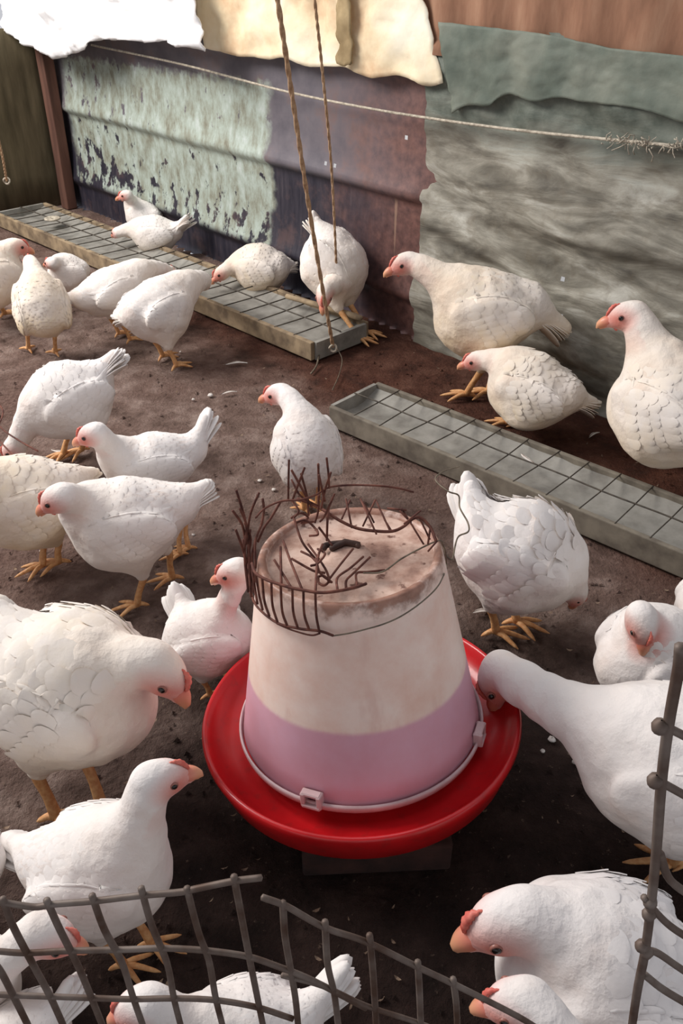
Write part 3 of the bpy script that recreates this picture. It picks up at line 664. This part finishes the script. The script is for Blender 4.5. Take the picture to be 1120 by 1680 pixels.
def bird(label, B, T, Hd, K, r, tail=None, feet=None, hr=None, cream=.2, skin=.3, sit=False, name='chicken', nk=1.0, arch=.35, tailn=11, comb=1.0, wing=True, cell=None, hidehead=False, ruffle=0.0, neckr=1.0, xf=.60):
    B, T, Hd, K = (G(*q) for q in (B, T, Hd, K))
    tail = G(*tail) if tail else None
    f = unit(B-T); L = np.linalg.norm(B-T); C = (B+T)/2; l = unit(np.cross(UPV, f)); u = np.cross(f, l)
    Rm = np.stack([f, l, u]); hd = unit(K-Hd); hl_ = unit(np.cross(UPV, hd) if abs(hd[2]) < .95 else l); hu = np.cross(hd, hl_); HR = np.stack([hd, hl_, hu])
    hr = (hr*1.08 if hr else .0275*(r/.082)**.5)
    S = r/.085; a = max(L/2, r*1.2)
    P0 = B-f*r*.75+u*r*.28; dd = np.linalg.norm(Hd-P0); N2 = Hd-hd*hr*.5
    if Hd[2] > P0[2]+.02: P1 = P0+f*dd*.32+UPV*dd*arch
    else: P1 = P0+f*dd*.45+UPV*dd*arch*.4
    tt = np.linspace(0, 1, 8); NB = np.array([(1-t)**2*P0+2*t*(1-t)*P1+t*t*N2 for t in tt])
    NR = np.interp(tt, [0, .3, .65, 1], [r*.66, r*.50*nk, r*.33*nk, hr*.82*neckr])
    LOG.append((label[:34], 'L%.2f' % L, 'a%.2f' % a, 'r%.2f' % r, 'neck%.2f' % dd, 'z%.2f' % C[2], 'hz%.2f' % Hd[2], 'wall%.2f' % (WD-C@WN)))
    # feet
    fh = unit([f[0], f[1], 0]); lh = np.array([-fh[1], fh[0], 0])
    if not sit:
        FT = [G(*q) for q in feet] if feet else [C*[1, 1, 0]+lh*r*.42*sg+fh*(.01*sg) for sg in (1, -1)]
        if feet and np.dot(FT[0]-FT[1], lh) < 0: FT = FT[::-1]
        legs = []
        for sg, ft in zip((1, -1), FT):
            hip = C-u*r*.38+l*sg*r*.48-f*r*.05; hz = min(max(C[2]*.42, .035), .075*S)
            hock = np.array([ft[0], ft[1], 0])*.72+np.array([hip[0], hip[1], 0])*.28-fh*.016*S; hock[2] = hz
            legs.append((hip, hock, ft))
    else: legs = []
    wf = unit(f*1.0+u*.16); WR = np.stack([wf, l, unit(np.cross(wf, l))])
    def sdf(p):
        d = sd_ell(p, C, Rm, np.array([a, r*.97, r*.94]))
        d = smin(d, np.linalg.norm(p-(B-f*r*.85-u*r*.12), axis=-1)-r*.82, .03*S)
        d = smin(d, sd_cone(p, C-f*a*.15+u*r*.22, T+u*r*.22, r*.70, r*.34), .035*S)
        d = smin(d, sd_cone(p, P0+u*r*.05, C+u*r*.30, r*.58, r*.62), .03*S)
        if wing:
            for sg in (1, -1): d = smin(d, sd_ell(p, C+l*sg*r*.74+u*r*.18-f*a*.10, WR, np.array([a*.80, r*.26, r*.52])), .008*S)
        if tail is not None: d = smin(d, sd_cone(p, T+u*r*.12, T+(tail-T)*.80, r*.36, r*.16), .03*S)
        for k in range(7): d = smin(d, sd_cone(p, NB[k], NB[k+1], NR[k], NR[k+1]), (.03 if k < 3 else .012)*S)
        d = smin(d, sd_ell(p, Hd, HR, np.array([hr*1.24, hr*.84, hr*.96])), .008)
        d = smin(d, sd_cone(p, Hd+hd*hr*.4-hu*hr*.05, Hd+hd*hr*1.35-hu*hr*.16, hr*.70, hr*.36), .006)
        for hip, hock, ft in legs: d = smin(d, sd_cone(p, hip, hock+(hip-hock)*.12, r*.50, r*.16), .025*S)
        if sit: d = np.maximum(d, -p[..., 2]+.004)
        return d
    pts = np.vstack([C+f*a, C-f*a, T, B, Hd+hd*hr, C-UPV*r*1.1]+[NB]+([tail] if tail is not None else [])+[x_[1] for x_ in legs])
    dcam = np.linalg.norm(C-CAM); h = cell or max(.0042, .0036*dcam)
    lo = pts.min(0)-r*1.05; hi = pts.max(0)+r*1.05; lo[2] = max(lo[2], -.01)
    nn_ = np.ceil((hi-lo)/h).astype(int)+1
    gx = [lo[k]+h*np.arange(nn_[k]) for k in range(3)]; Pg = np.stack(np.meshgrid(*gx, indexing='ij'), -1)
    val = sdf(Pg.reshape(-1, 3)).reshape(Pg.shape[:3]); V, F = surface_nets(val, lo, h)
    for _ in range(2):      # settle the vertices exactly on the surface
        d_ = sdf(V); g_ = np.stack([(sdf(V+e_)-sdf(V-e_))/.003 for e_ in np.eye(3)*.0015], -1); g_ /= np.linalg.norm(g_, axis=-1, keepdims=True)+1e-9
        V = V-g_*np.clip(d_, -.004, .004)[:, None]
    base = np.array([C[0], C[1], 0]); root = empty(name, tuple(base)); tag(root, label, 'chicken', 'white chickens in the coop')
    # colour masks
    def creamf(V): return 2.0*cream*(.35+.9*np.clip((C[2]+.3*r-V[:, 2])/r, 0, 1)*.8+.5*np.clip(1-np.linalg.norm(V-NB[2], axis=1)/(r*1.4), 0, 1))  # cream tint of the feathers plus warm light painted in, deeper on undersides
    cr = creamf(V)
    e = (V-Hd-hd*hr*.80+hu*hr*.06)@HR.T/np.array([hr*1.15, hr*1.3, hr*.70]); ef = np.linalg.norm(e, axis=1)
    side = np.abs((V-Hd)@hl_)/hr
    sk = np.clip(1.65-ef, 0, 1)*np.clip(.6+side*.6, 0, 1)*.8
    fr = np.clip(1-np.abs(np.linalg.norm(V-NB[5], axis=1)/(r*.55)), 0, 1)*(((V-NB[5])@unit(hd-UPV*.4)) > 0)
    sk = np.clip(np.maximum(sk*1.2, fr*skin), 0, 1)
    def disp(P, k=1.0):
        c1 = np.array([noise.noise(Vector(v)*12) for v in P]); c2 = np.array([noise.noise(Vector(v)*34+Vector((5, 1, 2))) for v in P])
        away = np.clip(np.linalg.norm(P-Hd, axis=1)/hr-1.5, 0, 1)*np.clip(P[:, 2]/.05, 0, 1)
        return P+((.0042*c1+.0026*c2)*S*away)[:, None]*(P-C)/np.linalg.norm(P-C, axis=1)[:, None]
    V = disp(V)
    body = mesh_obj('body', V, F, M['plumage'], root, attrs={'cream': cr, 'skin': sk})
    # head details
    seed = int(abs(B[0]*9999)) % 1000; lr = random.Random(seed)
    if not hidehead:
        b = MB(); o_ = Hd+hd*hr*1.2-hu*hr*.08; bl = hr*.95
        up_ = [o_-hd*hr*.35, o_+hd*bl*.25, o_+hd*bl*.62-hu*bl*.10, o_+hd*bl*.92-hu*bl*.34]; b.tube(spline(up_, 4), np.interp(np.linspace(0, 1, 13), [0, .35, .75, 1], [hr*.46, hr*.40, hr*.24, hr*.05]), 8, flat=.95)
        lo_ = [o_-hd*hr*.3-hu*hr*.22, o_+hd*bl*.35-hu*hr*.28, o_+hd*bl*.72-hu*hr*.38]; b.tube(spline(lo_, 4), np.linspace(hr*.26, hr*.07, 9), 8)
        Vb = np.concatenate(b.V); tip = np.clip(((Vb-o_)@hd)/bl, 0, 1); b.build('beak', M['beak'], root, attrs={'tip': tip})
        b = MB(); nt = 11; cp = []
        for k in range(nt):
            t = k/(nt-1); cp.append(Hd+hd*hr*(1.30-.95*t)+hu*hr*(.32+.56*math.sin(min(t*1.35, 1)*math.pi/2)+.05*comb*(k % 2)))
        b.tube(cp, [hr*(.05+.085*comb*math.sin(math.pi*min(1, k/(nt-1)+.12))) for k in range(nt)], 8, flat=.8)
        b.build('comb', M['comb'], root)
        for sg in (1, -1):
            ec = Hd+hd*hr*.42+hu*hr*.22+hl_*sg*hr*.80
            b = MB(); ax = np.stack([hd, hu, hl_*sg]).T
            b.lathe([(hr*.01, hr*.09), (hr*.11, hr*.065), (hr*.16, 0), (hr*.12, -hr*.08)], 12, M=ax, c=ec); e_ = b.build('eye', M['eye'], root)
            b = MB(); b.lathe([(hr*.14, hr*.035), (hr*.17, hr*.04), (hr*.20, -.0*hr), (hr*.19, -.06*hr)], 14, M=ax, c=ec-hl_*sg*hr*.01); b.build('eyelid', M['eyering'], e_)
        b = MB()
        for sg in (1, -1):
            c = Hd+hd*hr*.85-hu*hr*.62+hl_*sg*hr*.22; b.tube([c+hu*hr*.2, c, c-hu*hr*.14], [hr*.12, hr*.15, hr*.06], 7)
        b.build('wattle', M['comb'], root)
    # legs
    for hip, hock, ft in legs:
        b = MB(); an = np.array([ft[0], ft[1], .012*S]); rr = .0068*S
        b.tube(spline([hock+(hip-hock)*.22, hock, (hock+an)/2+fh*.002, an], 3), np.interp(np.linspace(0, 1, 10), [0, .33, .6, 1], [rr*1.5, rr*1.15, rr*.9, rr*1.1]), 9)
        tw = lr.uniform(-.15, .15)
        for ang, ln in ((-.62+tw, .046), (tw, .056), (.62+tw, .046), (math.pi+tw+.25, .024)):
            dr = fh*math.cos(ang)+lh*math.sin(ang); ln *= S
            q = [an, an+dr*ln*.35+UPV*.001*S, an+dr*ln*.7-UPV*.004*S, an+dr*ln-UPV*.0085*S]
            b.tube(spline(q, 2), np.interp(np.linspace(0, 1, 7), [0, .5, .8, 1], [rr*.85, rr*.62, rr*.5, rr*.12]), 7)
        Vb = b.V
        b.build('leg', M['leg'], root)
    # feathers
    def proj(P, off):
        for _ in range(3):
            d = sdf(P); g = np.stack([(sdf(P+e_)-sdf(P-e_))/.004 for e_ in np.eye(3)*.002], -1)
            g /= np.linalg.norm(g, axis=-1, keepdims=True)+1e-9; P = P+g*(off-d)[..., None]
        return P
    tcol = np.array([0, .2, .48, .76, .92, 1.]); wcol = np.array([.5, .9, 1., .90, .62, .22])
    def blades(items):
        """items: root, direction, width direction, length, width, lift0, lift1 ; all hug the body"""
        Ps, Os = [], []
        for R_, D_, X_, ln, wd_, l0, l1 in items:
            for t, wv in zip(tcol, wcol):
                for c in (-1, 0, 1):
                    Ps.append(R_+D_*ln*t+X_*wd_*.5*wv*c); Os.append(l0+(l1-l0)*t+(.0007*S if c == 0 else -.0004))
        P0_ = np.array(Ps); P = proj(P0_, np.array(Os)); Fb = []; keep = []
        for q in range(len(items)):
            B_ = P[q*18:q*18+18]; ln = items[q][3]; mid = B_[7]; sp = np.linalg.norm(B_[16]-B_[1]); wd_ = np.linalg.norm(B_[8]-B_[6])
            nearneck = min(np.linalg.norm(B_[m_]-NB[k])-NR[k]*1.25 for m_ in (1, 7, 16) for k in (3, 4, 5, 6, 7)) < 0
            keep.append(not nearneck and sp < ln*1.25 and wd_ < items[q][4]*1.35)
        P = disp(P)
        for q in range(len(items)):
            if not keep[q] or (Ps[q*18]-C)@f > xf*a: continue
            o0 = q*18
            for i in range(5):
                for j in range(2): Fb.append((o0+i*3+j, o0+i*3+j+1, o0+(i+1)*3+j+1, o0+(i+1)*3+j))
        return P, Fb
    if wing:
        for sg in (1, -1):
            it = []
            side_ = l*sg
            def wp(x, v): return C+f*x*a+u*v*r+side_*r*math.sqrt(max(.05, 1-v*v))*.95
            rows = [(-.30, 8, .58, .20, .0008), (-.12, 9, .42, .19, .0011), (.04, 9, .30, .18, .0013), (.20, 9, .28, .18, .0015), (.36, 8, .24, .17, .0016)]
            for x0, n_, ln, wd_, lf in rows:
                for k in range(n_):
                    v = .62-(.92)*k/(n_-1)*(1 if x0 < .4 else .85); D_ = unit(-f+u*(.10-.30*(k/(n_-1)-.2)*.3)+u*lr.gauss(0, .04))
                    it.append((wp(x0+lr.gauss(0, .01)-.06*abs(k-2), v), D_, unit(np.cross(D_, side_)), ln*a*(1-.25*k/(n_-1))*1.15, wd_*r*1.15, (lf-.0012)*S, (lf*.6+.0008+.5*ruffle*lr.random())*S))
            P, Fb = blades(it)
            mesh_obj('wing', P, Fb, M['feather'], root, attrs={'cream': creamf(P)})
        it = []
        for x in np.arange(xf, -.95, -.125):
            for k in range(9):
                th = (-1.05+2.1*k/8+(.13 if int(round(x*10)) % 2 else 0)); n_ = u*math.cos(th)+l*math.sin(th)
                it.append((C+f*x*a+n_*r*.95*math.sqrt(max(.1, 1-x*x*.6)), -f+u*lr.gauss(0, .03), unit(np.cross(-f, n_)), .27*a*lr.uniform(.75, 1.25), .30*r, -.0010*S, (.0001+.0006*lr.random()+.6*ruffle*lr.random())*S))
        P, Fb = blades(it)
        if Fb: tag(mesh_obj('back_feathers', P, Fb, M['feather'], root, attrs={'cream': creamf(P)}), kind='stuff')
    if tail is not None:
        td = tail-T; tl = np.linalg.norm(td); td = unit(td); tx_ = unit(np.cross(td, UPV)); tn = np.cross(tx_, td)
        V = []; Fb = []
        for q in range(tailn):
            c_ = (q-(tailn-1)/2)/((tailn-1)/2); R_ = T+td*tl*.15+tx_*c_*r*.14-tn*abs(c_)*r*.16; D_ = unit(td+tx_*c_*.13-tn*abs(c_)*.24+rng.normal(0, .03, 3)); ln = tl*(.92-.16*abs(c_))*lr.uniform(.92, 1.05); X_ = unit(np.cross(D_, tn)+tn*c_*.6)
            o0 = len(V)
            for t, wv in zip(tcol, wcol):
                for c in (-1, 0, 1): V.append(R_+D_*ln*t+X_*r*.21*wv*c+tn*(.003*(c == 0)+.006*math.sin(t*3)))
            Fb += [(o0+i*3+j, o0+i*3+j+1, o0+(i+1)*3+j+1, o0+(i+1)*3+j) for i in range(5) for j in range(2)]
        o = mesh_obj('tail', V, Fb, M['feather'], root, attrs={'cream': np.full(len(V), cream*.9)}); m_ = o.modifiers.new('thick', 'SOLIDIFY'); m_.thickness = .0014
    return root

BIRDS = [
 dict(label='chicken resting by the wall with raised head, behind the far trough', B=(214,352,.10), T=(256,358,.11), Hd=(206,321,.215), K=(184,327,.20), r=.064, sit=True, cream=.2),
 dict(label='chicken feeding low over the far trough with pointed tail up to the right', B=(224,388,.09), T=(288,384,.10), Hd=(192,382,.105), K=(175,390,.07), tail=(310,350,.20), r=.076, cream=.25, hr=.022, sit=True),
 dict(label='cream tinted chicken feeding from behind the far trough, rump in shadow', B=(398,441,.10), T=(456,444,.11), Hd=(364,448,.10), K=(346,462,.07), r=.088, tail=(486,432,.12), cream=.5, sit=True),
 dict(label='chicken bending head down between the two ropes, tail pointing straight up', B=(560,470,.15), T=(536,405,.28), Hd=(532,484,.18), K=(527,520,.12), tail=(512,352,.38), r=.108, feet=[(588,562),(602,552)], cream=.3),
 dict(label='chicken cut by the left edge, looking right beside the far trough', B=(22,455,.16), T=(-50,455,.19), Hd=(27,405,.265), K=(49,409,.25), r=.10, feet=[(10,520),(-20,510)], tail=(-90,430,.24), cream=.45),
 dict(label='plump chicken seen from behind with raised neck, near the left edge', B=(61,472,.225), T=(75,532,.135), Hd=(50,432,.285), K=(44,424,.275), r=.086, feet=[(48,578),(92,584)], cream=.55, skin=0, wing=True, hidehead=False, nk=.9),
 dict(label='small shaded chick half hidden between two chickens below the far trough', B=(88,450,.12), T=(135,446,.12), Hd=(84,432,.18), K=(66,434,.165), r=.062, sit=False, cream=.2, hr=.021),
 dict(label='chicken with its back turned reaching up into the far trough, left one of two', B=(228,466,.16), T=(135,496,.16), Hd=(278,447,.13), K=(300,446,.09), r=.080, feet=[(196,552),(214,562)], tail=(106,484,.18), cream=.25),
 dict(label='chicken feeding at the far trough from the front, right one of two, orange legs', B=(296,500,.17), T=(222,522,.175), Hd=(334,464,.13), K=(350,466,.08), r=.095, feet=[(268,590),(290,606)], tail=(186,517,.175), cream=.25),
 dict(label='chicken bending down at the left with a tall white tail fan', B=(72,685,.15), T=(155,632,.20), Hd=(24,735,.08), K=(8,758,.04), r=.095, feet=[(105,752),(135,745)], tail=(196,570,.30), cream=.12, ruffle=.002),
 dict(label='yellowish chicken with its head outside the left edge', B=(-30,845,.16), T=(112,805,.17), Hd=(-80,800,.27), K=(-110,805,.25), r=.094, feet=[(72,935),(98,930)], tail=(160,770,.19), cream=.6, ruffle=.003),
 dict(label='chicken facing left with a forked raised tail, above the similar one', B=(180,785,.17), T=(318,745,.20), Hd=(152,713,.30), K=(108,729,.275), r=.072, feet=[(296,915),(310,905)], tail=(342,672,.29), cream=.12, skin=.5),
 dict(label='chicken facing left, whole body in side view, left of the wire cage', B=(122,880,.165), T=(300,835,.205), Hd=(96,818,.30), K=(56,840,.27), r=.088, feet=[(226,1000),(284,955)], tail=(344,788,.255), cream=.22, skin=.45),
 dict(label='chicken standing alone in the middle with its back turned and head to the left', B=(492,702,.205), T=(510,768,.13), Hd=(456,647,.27), K=(418,655,.25), r=.077, feet=[(500,842),(520,838)], cream=.12, skin=.1),
 dict(label='large cream chicken standing tall against the metal wall', B=(725,525,.255), T=(870,510,.29), Hd=(664,433,.40), K=(622,450,.375), r=.118, feet=[(764,655),(800,650)], tail=(938,545,.23), cream=.6, hr=.030, nk=.95),
 dict(label='ruffled smaller chicken crouching between the wall and the near trough', B=(818,630,.145), T=(925,655,.14), Hd=(782,592,.20), K=(740,602,.175), r=.098, tail=(985,662,.12), cream=.5, skin=.4, hr=.026, ruffle=.004, feet=[(830,700),(860,702)]),
 dict(label='tall chicken with reddish face cut by the right edge, by the wall', B=(1040,650,.23), T=(1160,700,.23), Hd=(1030,518,.42), K=(972,530,.395), r=.125, feet=[(1080,755),(1110,760)], tail=(1260,700,.25), cream=.45, hr=.033, skin=.5),
 dict(label='chicken right of the bucket with tail up and head hanging down', B=(922,940,.16), T=(785,885,.21), Hd=(944,972,.13), K=(941,1004,.075), r=.102, feet=[(812,1045),(846,1028)], tail=(768,782,.30), cream=.15, hr=.021, ruffle=.014, skin=.2),
 dict(label='small chicken squeezed behind the red pan, face to the left', B=(372,1045,.12), T=(318,1050,.12), Hd=(383,938,.27), K=(336,955,.245), r=.066, sit=False, tail=(286,960,.20), cream=.15, skin=.6, arch=.1, hr=.022, nk=.8),
 dict(label='big chicken left of the pan lowering its yellow beak toward it', B=(205,1175,.19), T=(30,1085,.24), Hd=(262,1098,.285), K=(322,1165,.215), r=.112, feet=[(95,1350),(170,1335)], tail=(-15,985,.32), cream=.4, hr=.034, skin=.5, ruffle=.006, comb=1.3),
 dict(label='chicken facing right with raised beak just behind the wire fence', B=(262,1432,.165), T=(75,1420,.16), Hd=(262,1278,.315), K=(326,1264,.305), r=.076, feet=[(205,1590),(250,1555)], tail=(10,1372,.17), cream=.15, hr=.0245, skin=.5, arch=.5),
 dict(label='chicken at the lower left corner looking right through the fence', B=(10,1640,.13), T=(-150,1600,.14), Hd=(78,1535,.24), K=(134,1552,.215), r=.06, cream=.2, hr=.024, tail=(-200,1560,.18)),
 dict(label='chicken at the bottom edge under the fence, head left and tail raised right', B=(310,1725,.17), T=(490,1680,.175), Hd=(232,1652,.25), K=(174,1672,.225), r=.055, tail=(570,1582,.24), cream=.12, hr=.022, skin=.5),
 dict(label='chicken at the lower left bottom edge with only its back and tail in view', B=(-20,1760,.12), T=(78,1690,.135), Hd=(-80,1760,.18), K=(-120,1770,.15), r=.05, tail=(124,1608,.20), cream=.15),
 dict(label='chicken showing only its rounded rump at the left edge', B=(-180,1430,.17), T=(-20,1425,.16), Hd=(-260,1380,.26), K=(-300,1390,.24), r=.062, cream=.15),
 dict(label='chicken reaching its long neck into the red pan from the right', B=(1020,1250,.21), T=(1190,1260,.23), Hd=(818,1112,.185), K=(806,1160,.13), r=.105, feet=[(1098,1425),(1150,1410)], tail=(1300,1180,.3), cream=.12, hr=.031, skin=.6, arch=.25, neckr=1.1, xf=.1),
 dict(label='chicken facing the camera at the right, beak pointing down', B=(1030,1095,.115), T=(1100,1058,.125), Hd=(1052,1022,.225), K=(1056,1062,.19), r=.083, sit=True, cream=.12, hr=.0255, comb=1.2, skin=.2),
 dict(label='chicken mostly hidden at the right edge behind the one facing the camera', B=(1140,1015,.13), T=(1230,985,.14), Hd=(1200,930,.24), K=(1250,925,.23), r=.075, sit=False, cream=.12),
 dict(label='large chicken at the bottom right corner with red comb and sunken head', B=(880,1590,.15), T=(1080,1600,.155), Hd=(835,1512,.24), K=(768,1536,.21), r=.098, tail=(1250,1590,.17), cream=.05, hr=.036, skin=.3, ruffle=.004, xf=.15, comb=1.5, nk=1.1, sit=False),
 dict(label='chicken head poking in at the bottom edge below the large white one', B=(930,1760,.26), T=(1080,1900,.22), Hd=(850,1645,.31), K=(786,1650,.29), r=.05, cream=.1, hr=.024, comb=1.1),
]
for bd in BIRDS: bird(**bd)
for q in LOG: print('BIRD', *q)

# ------------------------------------------------------------------ debris on the floor
def flake(mb, c, ln, wd, yaw, z=.002, curl=.003):
    d = np.array([math.cos(yaw), math.sin(yaw), 0]); x = np.array([-d[1], d[0], 0]); V = []
    for t, wv in ((-1, .15), (-.4, .9), (.3, 1.), (1, .2)):
        for s in (-1, 1): V.append(np.array(c)+d*ln*.5*t+x*wd*.5*wv*s+UPV*(z+curl*(t*t)))
    mb.add(V, [(0, 2, 3, 1), (2, 4, 5, 3), (4, 6, 7, 5)])
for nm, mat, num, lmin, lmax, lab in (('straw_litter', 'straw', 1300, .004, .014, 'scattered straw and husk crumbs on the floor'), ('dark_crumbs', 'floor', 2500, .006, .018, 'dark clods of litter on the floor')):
    b = MB()
    for _ in range(num):
        y = random.uniform(.35, 4.2); x = random.uniform(-.75*y-.3, .6*y+.2)
        if x*WN[0]+y*WN[1] > WD-.08 or (np.array([x, y, 0])-C0)@WU > -.08: continue
        ln = random.uniform(lmin, lmax)
        if mat == 'straw': flake(b, (x, y, .001), ln, ln*random.uniform(.15, .5), random.uniform(0, 6.3))
        else:
            k = ln*.5; th = random.uniform(0, 6); q = [(k*math.cos(th+i*2.1)*random.uniform(.7, 1.2)+x, k*math.sin(th+i*2.1)*random.uniform(.7, 1.2)+y, 0) for i in range(3)]
            b.add(q+[(x, y, k*random.uniform(.5, .9))], [(0, 1, 3), (1, 2, 3), (2, 0, 3)])
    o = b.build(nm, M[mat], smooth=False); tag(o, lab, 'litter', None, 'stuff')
def feather(px, py, z, ln, yaw, lab):
    root = empty('loose_feather', tuple(G(px, py, z))); tag(root, lab, 'feather', 'loose white feathers')
    c = G(px, py, z); b = MB(); d = np.array([math.cos(yaw), math.sin(yaw), 0]); x = np.array([-d[1], d[0], 0]); V = []; n = 9
    for i in range(n):
        t = i/(n-1); wv = math.sin(min(1, t*1.15)*math.pi*.93)**.7*.5 if 0 < t < 1 else .02
        for s, zz_ in ((-1, 0), (0, .002), (1, 0)): V.append(c+d*ln*(t-.5)+x*(wv*ln*.22*s+.12*ln*math.sin(t*2.6))+UPV*(zz_+.003+.004*math.sin(t*3)))
    b.add(V, [(i*3+j, i*3+j+1, (i+1)*3+j+1, (i+1)*3+j) for i in range(n-1) for j in (0, 1)]); b.build('vane', M['white_bit'], root)
    b = MB(); b.tube([c+d*ln*(t-.5)+x*.12*ln*math.sin(t*2.6)+UPV*(.005+.004*math.sin(t*3)) for t in np.linspace(-.12, .95, 9)], .0006, 5); b.build('quill', M['straw'], root)
feather(865, 754, .062, .05, 2.0, 'white feather lying on the grid of the near trough')
feather(388, 599, .004, .07, .1, 'white feather on the floor in front of the far trough')
feather(376, 647, .004, .05, .3, 'small pale feather on the floor above the lone middle chicken')
feather(975, 716, .004, .045, .6, 'white feather on the floor by the wall behind the near trough')
feather(100, 742, .004, .055, 2.8, 'pale feather on the floor below the bending chicken')
feather(790, 1008, .004, .045, .0, 'pale feather by the legs right of the bucket')
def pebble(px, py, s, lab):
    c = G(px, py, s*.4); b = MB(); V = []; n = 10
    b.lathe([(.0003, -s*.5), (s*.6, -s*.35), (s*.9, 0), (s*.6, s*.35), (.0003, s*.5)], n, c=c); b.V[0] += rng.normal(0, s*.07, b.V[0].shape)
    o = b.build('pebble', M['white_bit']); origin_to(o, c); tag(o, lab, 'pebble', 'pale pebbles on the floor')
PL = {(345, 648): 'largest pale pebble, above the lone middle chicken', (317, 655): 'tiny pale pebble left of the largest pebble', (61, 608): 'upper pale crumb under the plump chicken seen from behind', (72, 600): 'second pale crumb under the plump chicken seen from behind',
      (296, 577): 'pale crumb beside the orange legs below the far trough', (426, 788): 'fleck of light made as a white crumb, just left of the wire cage spikes', (449, 803): 'fleck of light made as a white crumb, nearest the wire cage spikes', (68, 903): 'pale crumb by the feet of the yellowish chicken',  # the two by the cage spikes stand in for flecks of light
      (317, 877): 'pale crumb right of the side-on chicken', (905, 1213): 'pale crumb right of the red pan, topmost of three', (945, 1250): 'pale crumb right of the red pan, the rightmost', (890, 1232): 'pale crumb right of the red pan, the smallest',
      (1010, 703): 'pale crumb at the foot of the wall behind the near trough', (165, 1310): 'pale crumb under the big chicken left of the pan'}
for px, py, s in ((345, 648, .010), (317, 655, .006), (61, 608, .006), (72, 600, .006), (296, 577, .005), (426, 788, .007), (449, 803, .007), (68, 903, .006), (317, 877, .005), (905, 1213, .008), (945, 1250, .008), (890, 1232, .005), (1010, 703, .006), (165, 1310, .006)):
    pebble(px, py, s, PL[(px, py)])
dish = empty('metal_lid', tuple(P1(L1*.86, .12, .05))); tag(dish, 'small round pale lid lying in the far trough at its left end', 'lid')
c = P1(L1*.86, .125, .068); b = MB(); b.lathe([(.0005, .004), (.022, .004), (.030, .010), (.036, .008), (.037, .003), (.026, -.002)], 28, c=c); b.build('rim', M['palerope'], dish)

# ------------------------------------------------------------------ unseen roof sheet added to shade the near end
r = mesh_obj('shade_roof', [(-2.6, -1.2, 1.95), (2.4, -1.2, 1.95), (2.4, .55, 1.95), (-2.6, .55, 1.95)], [(0, 1, 2, 3)], simple('shade_sheet', hx(90, 84, 78), hx(120, 112, 104), 5))
tag(r, 'unseen roof sheet added to shade the near end of the coop', None, None, 'structure')
